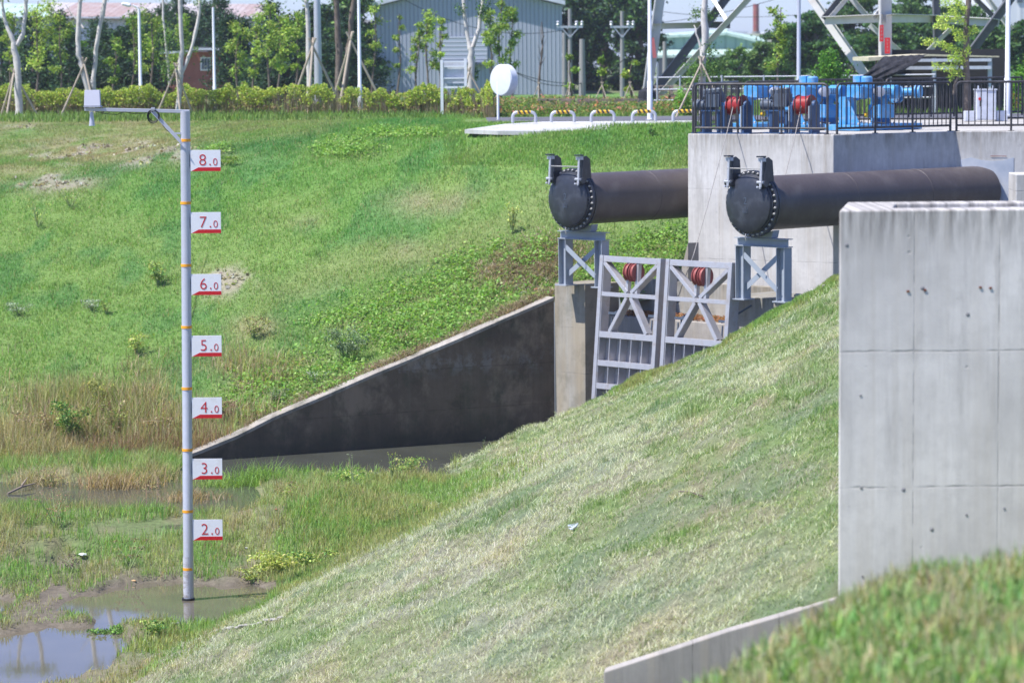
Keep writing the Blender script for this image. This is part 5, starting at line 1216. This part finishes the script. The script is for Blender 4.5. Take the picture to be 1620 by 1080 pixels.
trunk_tree('pale tree wrapped in ivy beside the pylon brace', 82, [([(1112, 150), (1112, 95), (1116, 60), (1114, 20), (1116, -20)], 12, 8), ([(1110, 92), (1104, 60), (1098, 40)], 4, 2)], [(1106, 20, 20, 14, 240), (1122, 25, 12, 10, 150), (1120, 78, 12, 14, 160), (1108, 110, 28, 22, 620), (1128, 105, 20, 26, 460), (1100, 130, 20, 12, 300)], size=.075, pal=MID)
stakes(XZ(1112, 81.5, 8.12), 1.75, .85, .03, 'pale poles propping the ivy tree behind the platform corner', ph=3.6)
# bright pinnate tree at right
br = trunk_tree('brown trunked tree with drooping bright green pinnate leaves at right', 76, [([(1531, 185), (1530, 120), (1528, 50), (1532, -20)], 11, 8), ([(1508, 150), (1518, 105), (1528, 70)], 4, 3)], [], 'brown', group=None)
Vs = []; Cs = []
for (x0, y0, x1, y1, n) in ((1528, 8, 1488, -2, 10), (1528, 30, 1482, 24, 12), (1527, 50, 1478, 34, 13), (1526, 78, 1458, 58, 16), (1526, 92, 1492, 66, 10), (1525, 95, 1500, 85, 9), (1524, 112, 1475, 98, 12), (1528, 50, 1545, 40, 7), (1528, 60, 1510, 52, 8), (1526, 30, 1500, 10, 10), (1528, 14, 1512, -6, 8), (1525, 85, 1505, 100, 8), (1528, 85, 1532, 72, 5), (1520, 105, 1500, 122, 7)):
    a, b = P(x0, y0, 76), P(x1, y1, 75.6+random.uniform(-.5, .5)); d = (b-a)
    for i in range(n):
        k = (i+.5)/n; q = a+d*k+Z3*(.10*math.sin(k*3)); m_ = int(16+10*k)
        for j in range(m_):
            s = (j/m_-.5)*.42; o = Vector((random.uniform(-.05, .05), s, -abs(s)*.55-random.uniform(0, .16))); Vs.append(q+o)
Pc = np.array([tuple(_inv[br.name] @ v) for v in Vs]); V, Fq, CC = leaves_geo(Pc, rng.uniform(.05, .10, len(Pc)), jitc(np.array(BRIGHT)[rng.integers(0, 4, len(Pc))]*1.15, .15), 1.2, .38)
fast_mesh('crown', V, Fq, None, CC, M['treeleaf'], br)

# young trees: slim trunk, tufts of bright leaves
def young(px, Y, y_top, label, w=16, n=7, dens=110, pal=BRIGHT, bare=False, bend=0, y_bot=None):
    top = P(px+bend, y_top, Y); c = XZ(px, Y, 8.1); H = top.z-c.z; t = thing('young_tree', label, 'tree', tuple(c), 0, 'slim young trees behind the hedge')
    pts = [c+(top-c)*k+Vector((.06*math.sin(k*7+px), 0, 0)) for k in np.linspace(0, 1, 7)]
    MB().tube(pts, list(np.linspace(.05, .014, 7)), 8).build('trunk', BK['brown'], t)
    cl = []
    R_ = w/F_PX*Y
    for i in range(n):
        k = .45+.53*(i/(n-1))**.8 if n > 1 else .9; base = c+(top-c)*(k-.12); a = random.uniform(0, 6.28); rr = R_*random.uniform(.2, 1.1)*(1-.5*abs(k-.75))
        q = base+Vector((math.cos(a)*rr, math.sin(a)*rr*.8, H*.10)); MB().tube([base, base.lerp(q, .5)+Z3*.03, q], [.016, .012, .006], 5).build('branch', BK['brown'], t)
        if not bare: cl.append((tuple(q), R_*random.uniform(.5, .85), R_*random.uniform(.4, .7), int(dens*1.5*random.uniform(.6, 1.3))))
    if bare:
        for i in range(8):
            k = random.uniform(.4, .9); b_ = c+(top-c)*k; MB().tube([b_, b_+Vector((random.uniform(-.2, .2), random.uniform(-.2, .2), .45))], [.012, .004], 4).build('twig', BK['brown'], t)
    else: foliage(cl, .12, pal, parent=t)
    return t
for px in (262, 308, 340): pass
YT = [(62, 108, 2, 26, 9, 'bright young tree with full crown left of the rusty roof'), (100, 110, 25, 16, 7, 'young tree with tufted crown between the forked and the curved tree'), (185, 106, 60, 12, 6, 'small young tree left of the white lamp post'), (212, 106, 15, 18, 8, 'young tree just left of the first white lamp post'),
      (243, 112, 20, 18, 8, 'young tree above the left end of the brick building'), (286, 110, 22, 18, 8, 'young tree before the middle of the brick building'), (378, 108, 35, 17, 8, 'young tree right of the brick building'), (428, 106, 5, 18, 9, 'tall bright young tree with two stacked tufts'),
      (444, 108, 26, 15, 8, 'young tree with narrow crown before the dark conifers'), (470, 110, 18, 16, 8, 'young tree left of the pale trunk by the steel pole'), (594, 116, 10, 13, 5, 'young tree at the left corner of the grey warehouse'), (633, 116, 22, 7, 5, 'very thin young tree before the grey warehouse wall'),
      (662, 114, 35, 11, 6, 'short young tree left of the white sign frame'), (679, 114, 16, 15, 8, 'bright young tree above the white sign frame'), (697, 115, 28, 9, 6, 'young tree touching the left edge of the roller door'), (778, 112, 14, 13, 7, 'young tree right of the roller door'),
      (792, 110, 0, 16, 8, 'young tree directly above the round white sign'), (812, 110, 14, 13, 7, 'young tree right of the round white sign'), (405, 110, 40, 13, 6, 'low young tree between two bright taller ones'), (20, 112, 20, 16, 7, 'young tree behind the forked tree at the left edge')]
for (px, Y, yt, w, n, lb) in YT: young(px, Y, yt, lb, w, n, bend=random.uniform(-4, 4))
young(857, 100, 35, 'leafless young tree in front of the right part of the warehouse', 10, 5, bare=True)
stakes(XZ(855, 99.7, 8.12), .95, .4, .018, 'little wooden tripod at the leafless young tree', ph=.5)
for px, yt, lb in ((904, 95, 'short staked sapling with a round tuft, left of three'), (955, 100, 'staked sapling with a tuft, middle of three'), (999, 105, 'small staked sapling with a tuft, right of three')):
    young(px, 98, yt-8, lb, 9, 3, 130); stakes(XZ(px, 97.7, 8.12), .95, .42, .018, 'little wooden tripod round the %s sapling by the flower bed' % {904: 'left', 955: 'middle', 999: 'right'}[px], ph=px*.1)
young(1233, 96, 12, 'slim young tree with yellow green leaves right of the chimney', 15, 9, 90)
stakes(XZ(1222, 95, 8.12), .9, .35, .018, 'little wooden tripod by the pipe fence')
# dark conifers
cz_ = XZ(10, 118, 8.1)
con = thing('conifer', 'dark conifer at the left edge of the conifer row', 'conifer', tuple(cz_), 0, 'row of dark conifers')
cl = []
for i in range(26):
    k = i/25; rr = 1.0*(1-k)**.7+.12; a = i*2.4; cl.append(((cz_.x+math.cos(a)*rr*.55, cz_.y+math.sin(a)*rr*.55, cz_.z+.15+k*3.3), .40*(1-.5*k)+.1, .30, 150))
foliage(cl, .14, DARK, up=.2, parent=con, aspect=.4); MB().tube([cz_, cz_+Z3*3.2], [.09, .02], 8).build('trunk', BK['brown'], con)
for i, px in enumerate([q for q in range(36, 590, 21) if not 246 < q < 352]):
    s = .85+.2*math.sin(i*2.3)+random.uniform(-.12, .1); dup(con, XZ(px+random.uniform(-4, 4), 118+random.uniform(-3, 3), 8.1), random.uniform(0, 6), 'dark conifer number %s' % px, None, (1.4, 1.3, s*1.08))
NB = ['behind the forked tree', 'just right of the forked tree', 'behind the tufted young tree', 'left of the curved tree', 'behind the curved tree', 'behind the leaning pale tree', 'left of the small young tree', 'between the small young tree and the first lamp post', 'behind the first white lamp post', 'at the left corner of the brick building', 'before the brick wall', 'behind the gauge pole top', 'right of the brick window', 'behind the second white lamp post', 'at the right corner of the brick building', 'right of the brick building', 'behind the low young tree', 'behind the two stacked tufts', 'before the rusty roof end', 'left of the pale trunk by the steel pole', 'behind the steel pole', 'behind the dark brown trunks', 'by the warehouse annex', 'nearest the left corner of the grey warehouse', 'under the warehouse eave']
for i, (px, w_) in enumerate(((244, 'left end'), (268, 'left half'), (290, 'middle'), (312, 'window side'), (334, 'right half'), (356, 'right end'))):
    dup(con, XZ(px, 150+i % 2, 8.1), i*1.7, 'tall dark conifer behind the %s of the brick building' % w_, None, (1.5, 1.5, 1.25+.12*(i % 3)))
k = 0
for o in list(COL.objects):
    if o.get('label', '').startswith('dark conifer number'): o['label'] = 'dark conifer '+NB[min(k, len(NB)-1)]; k += 1
# big background trees
def bigtree(px, Y, y_top, w, label, flat=.6, pal=DARK, n=46, dens=260, size=.30, group='tall dark trees in the background', y_low=110):
    c = XZ(px, Y, 8.1); top = P(px, y_top, Y).z; H = top-8.1; W_ = w/F_PX*Y/2; t = thing('broadleaf_tree', label, 'tree', tuple(c), 0, group)
    MB().tube([c, c+Z3*H*.4+Vector((.2, 0, 0)), c+Z3*H*.85], [.28, .2, .06], 9).build('trunk', BK['brown'], t)
    zl = P(px, y_low, Y).z; cl = []
    for i in range(n):
        k = random.random()**.8; z = zl+(top-zl)*k-.2; rr = W_*math.sqrt(max(.05, 1-(2*k-.9)**2*.75))*random.uniform(.2, 1); a = random.uniform(0, 6.28)
        q = (c.x+math.cos(a)*rr, c.y+math.sin(a)*rr*.7, z); R_ = W_*random.uniform(.22, .38); cl.append((q, R_, R_*flat, dens))
        if i % 5 == 0: MB().tube([(c.x, c.y, 8.1+H*.45), Vector(q)], [.09, .03], 5).build('limb', BK['brown'], t)
    foliage(cl, size, pal, up=.8, parent=t)
    return t
for a in ((905, 165, -40, 120, 'tall tree right behind the warehouse corner'), (955, 172, -40, 130, 'tall tree between the two crossarm poles'), (1010, 168, -35, 115, 'tall tree left of the pylon leg'), (560, 150, -15, 110, 'tree rising behind the left edge of the grey warehouse'), (500, 160, 22, 80, 'tree behind the thick steel pole')):
    bigtree(a[0], a[1], a[2], a[3], a[4], .7, DARK+MID[:2], y_low=135)
LAY = [(.05, .12, .045), (.075, .16, .05), (.035, .085, .035), (.11, .21, .06)]
for a in ((1290, 150, 18, 120, 'layered dark tree left of the pylon centre leg'), (1345, 158, -6, 140, 'large layered tree behind the pylon crossbar'), (1440, 155, -14, 150, 'large layered tree above the netted shed'), (1400, 146, 30, 110, 'lower layered tree right of the pylon centre leg'), (1520, 150, 4, 130, 'layered tree behind the pinnate tree'), (1570, 140, 42, 110, 'layered tree below the white building'), (1625, 138, 30, 90, 'layered tree at the right edge'), (1250, 165, 34, 90, 'dark tree at the left end of the layered tree mass'), (1480, 150, 25, 110, 'layered tree behind the far pylon leg')):
    bigtree(a[0], a[1], a[2], a[3], a[4], .32, LAY, 48, 230, .26, 'layered dark trees behind the pylon')
for a in ((1165, 150, 74, 62, 'rounded bushy tree below the green warehouse'), (1205, 152, 66, 66, 'rounded bushy tree right of the green warehouse'), (1135, 150, 92, 50, 'low bushy tree behind the ivy tree'), (1235, 150, 78, 50, 'low rounded tree left of the grey lamp post'), (1090, 150, 100, 50, 'low dark bush between the pylon braces')):
    bigtree(a[0], a[1], a[2], a[3], a[4], .8, [(.07, .15, .05), (.11, .21, .06), (.16, .27, .07)], 22, 260, .2, 'rounded bushy trees below the green warehouse', 128)
for px, yt, lb in ((1085, 62, 'far tree line tree left of the chimney'), (1105, 60, 'far tiny tree beside the green roof'), (1160, 62, 'far tiny tree on the skyline by the chimney')): pass
# bush with bright leaves behind the pumps, hedge bushes
def bush(px, Y, z0, w, h, label, pal, n=1600, size=.09, name='bush', grp=None, up=.8):
    c = XZ(px, Y, z0); t = thing(name, label, 'bush', tuple(c), 0, grp); W_ = w/F_PX*Y/2; H = h/F_PX*Y; cl = []
    for i in range(12):
        a = random.uniform(0, 6.28); rr = W_*random.uniform(0, .65); cl.append(((c.x+math.cos(a)*rr, c.y+math.sin(a)*rr, c.z+H*random.uniform(.2, .78)), W_*.42, H*.24, n//12))
    foliage(cl, size, pal, up=up, parent=t)
    m = MB()
    for i in range(5): MB().tube([c, c+Vector((random.uniform(-.5, .5)*W_, random.uniform(-.4, .4)*W_, H*.6))], [.02, .008], 5).build('stem', BK['brown'], t)
    return t
bush(1318, 80, 8.12, 84, 112, 'rounded bright green bush rising behind the blue pumps', [(.16, .36, .05), (.24, .44, .06), (.10, .24, .04)], 7500, .10)
bush(1618, 84, 8.12, 50, 80, 'green bush at the right edge behind the railing', [(.12, .28, .05), (.2, .38, .06)], 3000)
bush(1085, 85, 8.12, 44, 50, 'small green bush beside the pallets', [(.14, .32, .05), (.2, .4, .07)], 1500)

# hedge
hp = [(-90, 97), (60, 96), (240, 95), (420, 93), (600, 90.5), (700, 89), (765, 85.5), (785, 83)]
t = thing('hedge', 'long clipped yellow green hedge along the top of the far bank', 'hedge', tuple(XZ(300, 94, 8.12)))
HP = [np.array((Xi(px, Y), Y)) for px, Y in hp]; seg = [np.linalg.norm(b-a) for a, b in zip(HP[:-1], HP[1:])]; tot = sum(seg)
def along(u):
    out = np.empty((len(u), 2)); acc = 0
    for a, b, s in zip(HP[:-1], HP[1:], seg):
        k = (u >= acc) & (u <= acc+s); out[k] = a+(b-a)*((u[k]-acc)/s)[:, None]; acc += s
    return out
n = 62000; u = rng.uniform(0, tot, n); q = along(u); off = rng.uniform(-.5, .5, n); hh = .80+.26*(fbm(u*1.3, u*0+2, 5, 3)-.5)*2+.1*(vn(u*5, u*0, 9)-.5)
hh = hh+.16*(vn(u*9, u*0, 19)-.5); zz = rng.uniform(0, 1, n)**.62; dens = fbm(u*2.6, zz*2.6+off*.8, 44, 3); k = (rng.uniform(0, 1, n) < sstep(.42, .58, dens+.15*zz-.10*(vn(u*.9, u*0, 3) > .7))); 
Pc = np.stack([q[:, 0], q[:, 1]+off, 8.12+.10+zz*hh], 1)[k]; zz = zz[k]
pal = np.array([(.31, .40, .06), (.24, .35, .06), (.40, .46, .09), (.14, .25, .05), (.34, .26, .14)]); C = pal[rng.choice(5, len(Pc), p=[.34, .26, .17, .17, .06])]; C = jitc(C, .18)
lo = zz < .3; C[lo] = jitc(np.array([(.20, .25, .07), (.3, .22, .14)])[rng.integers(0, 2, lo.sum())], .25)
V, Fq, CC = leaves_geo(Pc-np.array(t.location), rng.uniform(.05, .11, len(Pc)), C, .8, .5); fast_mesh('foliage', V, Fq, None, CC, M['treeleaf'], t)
n = 5000; u = rng.uniform(0, tot, n); q = along(u); loc = np.array(t.location)
o = blades(q[:, 0]-loc[0], q[:, 1]-loc[1]+rng.uniform(-.4, .4, n), np.zeros(n), rng.uniform(.4, .9, n), rng.uniform(.012, .02, n), rng.uniform(0, 6.28, n), np.abs(rng.normal(.1, .1, n)), jitc(np.tile((.28, .22, .16), (n, 1)), .3), 'stems'); o.parent = t
# flower bed beyond the road
n = 45000; X = rng.uniform(Xi(770, 88), Xi(1120, 100), n); Y = rng.uniform(84.5, 101, n); hh = .45*fbm(X*.9, Y*.9, 7, 3)+.15
Pc = np.stack([X, Y, 8.14+rng.uniform(0, 1, n)*hh], 1); pal = np.array([(.14, .24, .06), (.22, .30, .08), (.28, .24, .10), (.10, .17, .05)]); C = jitc(pal[rng.integers(0, 4, n)], .25); fl = (rng.uniform(0, 1, n) < .05) & (Pc[:, 2] > 8.25); C[fl] = jitc(np.tile((.75, .28, .24), (fl.sum(), 1)), .12)
V, Fq, CC = leaves_geo(Pc, rng.uniform(.05, .12, n)*(1+.5*fl), C, .7, .5)
tag(fast_mesh('flower_bed', V, Fq, None, CC, M['leaf']), 'low flower bed with small pink blossoms beyond the road', 'flower bed', kind='stuff')
n = 40000; X = rng.uniform(-22, 20, n); Y = rng.uniform(82, 112, n); k = ~((X > Xi(770, 85)) & (Y < 84)) ; X, Y = X[k], Y[k]; n = len(X)
blades(X, Y, np.full(n, 8.13), rng.uniform(.08, .25, n), rng.uniform(.02, .04, n), rng.uniform(0, 6.28, n), np.abs(rng.normal(.3, .3, n)), jitc(np.tile((.16, .25, .06), (n, 1)), .25), 'lawn_grass', tag_=('rough green grass round the trees beyond the hedge', 'grass'))
n = 42000; X = rng.uniform(-1.7, 5.4, n); Y = rng.uniform(66, 76.0, n); ppx = 810+F_PX*X/Y; fr = np.interp(ppx, [738, 790, 860, 930, 1000, 1060, 1112], [72.6, 71.9, 71.6, 71.7, 71.6, 71.5, 71.3]); bk_ = np.interp(ppx, [738, 800, 860], [72.6, 75, 76])
pz = zfar(X, Y); k = (pz > 7.2) & (Y > ybound(X)) & ((Y < fr-.03+.12*(fbm(X*2, Y*0, 5)-.3)) | (Y > bk_+.03) | (ppx < 738)); X, Y, pz = X[k], Y[k], pz[k]; n = len(X)
blades(X, Y, pz, rng.uniform(.05, .15, n), rng.uniform(.010, .018, n), rng.uniform(0, 6.28, n), np.abs(rng.normal(.35, .3, n)), jitc(mixc(np.tile((.18, .34, .075), (n, 1)), (.26, .37, .11), sstep(.4, .6, fbm(X, Y, 6))), .2), 'verge_grass', tag_=('green grass verge overlapping the edge of the pale pavement', 'grass'))

# ------------------------------------------------------------------ weeds and small plants on the banks
def hit(px, py, zf, Y0, Y1):
    Ys = np.linspace(Y0, Y1, 400); r = ray(px, py); X = r.x/r.y*Ys; z = ZC+r.z/r.y*Ys; g = zf(X, Ys); k = np.argmax(z <= g+1e-6) if (z <= g).any() else -1
    return Vector((X[k], Ys[k], float(g[k])))
def plant(px, py, h, w, label, pal, n=260, size=.07, zf=None, Y0=57, Y1=92, thin=False, stemc='green', cat='plant', name='weed_plant', grp='weeds standing out of the grass', stem=True):
    c = hit(px, py, zf or zfar, Y0, Y1); t = thing(name, label, cat, tuple(c), 0, grp)
    ns = 3 if thin else 7; cl = []
    for i in range(ns):
        a = random.uniform(0, 6.28); e = c+Vector((math.cos(a)*w*random.uniform(.1, .5), math.sin(a)*w*.4, h*random.uniform(.6, 1))); md = c.lerp(e, .5)+Z3*.04
        MB().tube([c-Z3*.03, md, e], [.012, .009, .004], 5).build('stem', BK[stemc], t)
        for k in ((.45, .7, 1.0) if thin else (.5, .95)): q = c.lerp(e, k); cl.append((tuple(q), w*(.10 if thin else .22), h*(.08 if thin else .16), max(6, n//(ns*2))))
    foliage(cl, size, pal, up=.7, parent=t, name='leaves')
YG_ = [(.36, .42, .10), (.28, .38, .08), (.44, .46, .16)]; GR = [(.12, .26, .06), (.18, .33, .07), (.08, .19, .05)]; GY = [(.30, .36, .26), (.22, .30, .18), (.38, .42, .32)]; BRN = [(.36, .27, .17), (.42, .34, .2), (.28, .18, .12), (.3, .3, .12)]
for a in ((60, 362, .6, .7, 'thin yellow green weed stalks near the left edge of the bank', YG_, 120, .05), (112, 330, .5, .9, 'long pale yellow weed stalks in the upper left grass', YG_, 120, .05), (250, 452, .55, .5, 'leafy weed bush left of the pole at mid slope', YG_+[(.2, .36, .1)], 420), (145, 492, .3, .6, 'whitish weed patch low on the left slope', GY, 300, .05), (168, 500, .35, .25, 'yellow leafed weed beside the whitish patch', YG_, 120), (30, 500, .3, .8, 'pale weed patch at the left edge of the slope', GY, 300, .05), (810, 372, .75, .35, 'tall leafy weed stalk rising from the creepers', YG_, 160), (548, 572, .75, .95, 'round dark grey green bush above the wing wall', [(.19, .27, .14), (.27, .35, .2), (.13, .2, .1)], 1300, .06), (400, 535, .5, .8, 'dry brownish bush right of the pole', BRN+YG_, 700, .05), (1030, 218, .3, .25, 'small broad leafed plant near the top of the bank', GR, 90, .09), (355, 262, .25, .8, 'bright creeper patch beside the top sign', BRIGHT, 500), (215, 560, .45, .6, 'mixed green weed above the brown belt', YG_, 300), (110, 700, .95, .8, 'tall green weed bush among brown reeds at lower left', GR+YG_, 1100), (185, 690, .7, .6, 'olive weed bush among brown reeds', YG_+BRN, 600, .06), (160, 655, .7, .7, 'yellow leafed weed bush at the foot of the bank', [(.42, .42, .10), (.3, .34, .1)], 500, .06), (60, 690, .6, .9, 'straw coloured weed heap at the lower left', BRN, 800, .06), (250, 700, .55, .8, 'brown dry weed heap beside the wing wall end', BRN, 800, .06), (360, 665, .4, .6, 'red brown dry weed clump behind the low wing wall', [(.24, .13, .09), (.3, .2, .13)], 500, .05), (440, 640, .35, .7, 'dark weed clump along the wing wall coping', [(.10, .15, .07), (.2, .25, .12)], 500, .05), (500, 610, .3, .6, 'grey green low clump along the wing wall coping', GY+GR, 400, .05), (640, 545, .3, .6, 'straggly weed clump on the upper wing wall', GR+BRN, 400, .05), (905, 462, .35, .4, 'small weeds round the foot of the left pipe support', GR+YG_, 260, .05)):
    plant(*a[:6], n=a[6], size=a[7] if len(a) > 7 else .07)
MZ = dict(zf=znear, Y0=38, Y1=62)
for a in ((90, 835, .65, .8, 'reddish dry branching weed on the marsh at left', [(.50, .22, .18), (.42, .32, .22)], 260, .03), (85, 785, .5, .8, 'feathery pale brown grass clump in the pond', BRN, 400, .04), (205, 900, .5, .8, 'thin brown stemmed weed left of the pole foot', BRN, 160, .04), (120, 905, .35, .6, 'purplish thin weed near the white scrap', [(.28, .2, .18), (.3, .3, .2)], 120, .04), (440, 905, .35, 1.0, 'yellow green leafy mat right of the pole', YG_, 900, .06), (500, 900, .3, .7, 'light green leafy weeds at the toe of the mown slope', YG_+GR, 600, .06), (400, 925, .25, .6, 'small leafy mat beside the puddle at right of the pole', YG_, 400, .05), (175, 1005, .14, .7, 'low green creeping weed between the two puddles', GR, 700, .05), (240, 1003, .16, .6, 'low dark green weed island below the puddle', GR+YG_, 600, .05), (460, 785, .25, .7, 'brown low shrub at the end of the pond', BRN+YG_, 600, .05), (230, 795, .4, .6, 'bent brown reed clump in the pond', BRN, 300, .05), (620, 762, .65, .3, 'thin seeding stalk on the channel edge', YG_, 60, .03), (560, 775, .7, .25, 'pale thin stalk on the channel edge', GY, 50, .03), (660, 745, .6, .6, 'airy reddish seed heads beside the channel water', [(.4, .3, .2), (.3, .34, .12)], 200, .025), (700, 722, .45, .5, 'airy green seed heads beside the channel water', YG_, 160, .025), (765, 692, .3, .12, 'single thin stalk against the dark wing wall', GY, 30, .025), (630, 752, .35, 1.1, 'yellow green weed belt along the channel edge', YG_+GR, 700, .045), (555, 765, .3, .9, 'green weed belt left along the channel edge', YG_+GR, 500, .045)):
    plant(*a[:6], n=a[6], size=a[7], thin=a[6] < 210, **MZ)
# grass fans in the water
for px, py, n_, h_, w_, lb, pc in ((412, 765, 700, .55, .75, 'bright green grass fan bent over in the channel water', (.22, .36, .08)), (352, 768, 500, .3, .8, 'flat green grass tussock in the channel water', (.24, .36, .09)), (180, 770, 700, .5, 1.0, 'arching reddish reed tussock in the pond', (.40, .30, .18)), (235, 760, 600, .45, .8, 'arching straw reed tussock at the pond edge', (.42, .36, .20)), (60, 765, 500, .5, .8, 'straw reed tussock at the left pond edge', (.42, .36, .22)), (300, 790, 500, .3, .8, 'brown reed tussock beside the gauge pole', (.36, .27, .16))):
    c = PG(px, py, ZW); X = c.x+rng.normal(0, w_*.4, n_); Y = c.y+rng.normal(0, .25, n_)
    o = blades(X, Y, np.full(n_, ZW-.05), h_*rng.uniform(.5, 1.2, n_), rng.uniform(.008, .016, n_), rng.normal(0, 1.2, n_)+np.where(rng.uniform(0, 1, n_) < .5, 0, 3.14), rng.uniform(.3, 1.1, n_), jitc(np.tile(pc, (n_, 1)), .25), 'grass_tussock')
    tag(o, lb, 'grass tussock', 'tussocks standing in the water')
for px, py, n_, lb in ((60, 730, 1500, 'tall straw grass clump at the left foot of the bank'), (20, 700, 1200, 'pale straw grass clump at the left edge'), (190, 730, 1200, 'brown grass clump at the foot of the bank'), (285, 715, 900, 'dark brown grass clump beside the wing wall end'), (130, 640, 900, 'olive dry grass clump higher up the bank')):
    c = hit(px, py, zfar, 57, 70); X = c.x+rng.normal(0, .55, n_); Y = c.y+rng.normal(0, .4, n_); Y = np.maximum(Y, ybound(X)+.1)
    pc = (.42, .36, .2) if 'straw' in lb else (.30, .2, .13) if 'brown' in lb else (.3, .32, .12)
    tag(blades(X, Y, zfar(X, Y)-.03, .6*rng.uniform(.5, 1.2, n_), rng.uniform(.008, .015, n_), rng.uniform(0, 6.28, n_), np.abs(rng.normal(.45, .35, n_)), jitc(np.tile(pc, (n_, 1)), .25), 'grass_clump'), lb, 'grass clump', 'dry grass clumps at the foot of the bank')
# ------------------------------------------------------------------ stones and litter
def stone(c, r, mat, label, name='stone', cat='stone', sq=.6, grp=None):
    m = MB(); n_ = 9; k0 = random.random()*9; vs = []; 
    prof = [(-.6, .5), (-.2, .95), (.25, .9), (.6, .5)]
    for z, q in prof:
        for j in range(n_):
            a = 6.283*j/n_; f_ = q*(1+.28*math.sin(a*2+k0)+.14*math.sin(a*5+k0*2+z)); vs.append(Vector(c)+Vector((math.cos(a)*f_, math.sin(a)*f_*.8, z*sq))*r)
    fs = [(i*n_+j, i*n_+(j+1) % n_, (i+1)*n_+(j+1) % n_, (i+1)*n_+j) for i in range(3) for j in range(n_)]+[tuple(range(n_))[::-1], tuple(3*n_+j for j in range(n_))]
    m.add(vs, fs); tag(m.build(name, mat), label, cat, grp)
M['stone'] = mat_paint('grey_stone', (.36, .34, .32), .9, 0, .2); M['brickbit'] = mat_paint('brick_fragment', (.45, .14, .09), .9); M['tan'] = mat_paint('tan_scrap', (.55, .36, .18), .8); M['foam'] = mat_paint('foam_scrap', (.75, .76, .76), .7)
for px, py, r, mt, lb, nm, ct in ((278, 987, .07, 'stone', 'pale rounded stone on the mud right of the puddle', 'stone', 'stone'), (131, 884, .085, 'foam', 'white foam scrap lying in the marsh', 'foam_scrap', 'litter'), (210, 924, .055, 'tan', 'small tan scrap on the mud above the puddle', 'tan_scrap', 'litter'), (232, 930, .05, 'blackrub', 'dark clod on the mud beside the tan scrap', 'clod', 'clod'), (106, 962, .08, 'blackrub', 'dark flat piece of wood at the puddle edge', 'driftwood', 'driftwood'), (330, 1003, .04, 'brickbit', 'red brick fragment at the start of the stone row', 'brick_fragment', 'brick'), (390, 870, .03, 'foam', 'tiny pale stone right of the lowest sign', 'stone', 'stone'), (436, 808, .04, 'brickbit', 'reddish fragment near the pond end', 'brick_fragment', 'brick')):
    stone(hit(px, py, znear, 38, 62)+Z3*.02, r, M[mt], lb, nm, ct, .4)
for i in range(14):
    px = 345+i*7.5+random.uniform(-2, 2); py = 1000-i*1.6+random.uniform(-2, 2); stone(hit(px, py, znear, 38, 50)+Z3*.02, random.uniform(.03, .055), M['stone'], 'small grey stone in the row at the toe of the mown slope', 'stone', 'stone', .6, 'row of small stones')
for px, py, r, mt, lb in ((1262, 470, .10, 'stone', 'pale stone at the foot of the platform wall, left'), (1290, 463, .13, 'stone', 'pale stone at the foot of the platform wall, middle'), (1308, 455, .09, 'stone', 'small pale stone at the foot of the platform wall, right'), (826, 466, .12, 'stone', 'grey stone on the mulch beside the left pipe support'), (848, 460, .06, 'brickbit', 'red brick fragment on the mulch by the left support')):
    stone((hit(px, py, znear, 50, 61) if px > 1000 else hit(px, py, zfar, 60, 70))+Z3*.03, r, M[mt], lb, 'stone' if mt == 'stone' else 'brick_fragment', 'stone' if mt == 'stone' else 'brick')
c = hit(905, 842, znear, 30, 56); m = MB(); bgm = NT('plastic_film'); bgm.b.inputs['Transmission Weight'].default_value = .5; bgm.out((.8, .85, .9), .25)
vs = [c+Vector((random.uniform(-.09, .09), random.uniform(-.06, .06), random.uniform(0, .09))) for _ in range(14)]
m.add(vs, [(i, (i*3+1) % 14, (i*5+2) % 14) for i in range(14) if len({i, (i*3+1) % 14, (i*5+2) % 14}) == 3]); tag(m.build('plastic_bag', bgm.m), 'crumpled clear plastic scrap lying on the mown slope', 'litter')
a = hit(1074, 784, znear, 25, 56)+Z3*.05; b = hit(1112, 790, znear, 25, 56)+Z3*.04; m = MB(); m.tube([a, a.lerp(b, .4)+Z3*.02, b], .009, 6); tag(m.build('stick', BK['brown']), 'short dark stick lying on the mown slope', 'stick')
a = PG(12, 782, ZW)+Z3*.02; b = PG(56, 772, ZW)+Z3*.10; m = MB(); m.tube([a, a.lerp(b, .5)+Z3*.03, b], [.02, .024, .01], 7); m.tube([a.lerp(b, .5)+Z3*.05, b+Vector((-.15, 0, .12))], [.02, .008], 6); tag(m.build('driftwood', M['wood']), 'pale driftwood branch lying in the pond at left', 'driftwood')

# ------------------------------------------------------------------ thin humid air
hb = MB(); hb.box((0, 3000, 24), (5200, 6200, 50)); hm = bpy.data.materials.new('humid_air'); hm.use_nodes = True; hn = hm.node_tree
hn.nodes.remove(hn.nodes['Principled BSDF']); pv = hn.nodes.new('ShaderNodeVolumePrincipled'); pv.inputs['Color'].default_value = (.86, .92, 1, 1); pv.inputs['Density'].default_value = .0003; pv.inputs['Anisotropy'].default_value = .2
hn.links.new(pv.outputs[0], hn.nodes['Material Output'].inputs['Volume'])
ho = hb.build('haze', hm); ho['kind'] = 'stuff'; ho['label'] = 'thin pale humid air over the whole scene'; ho['category'] = 'haze'
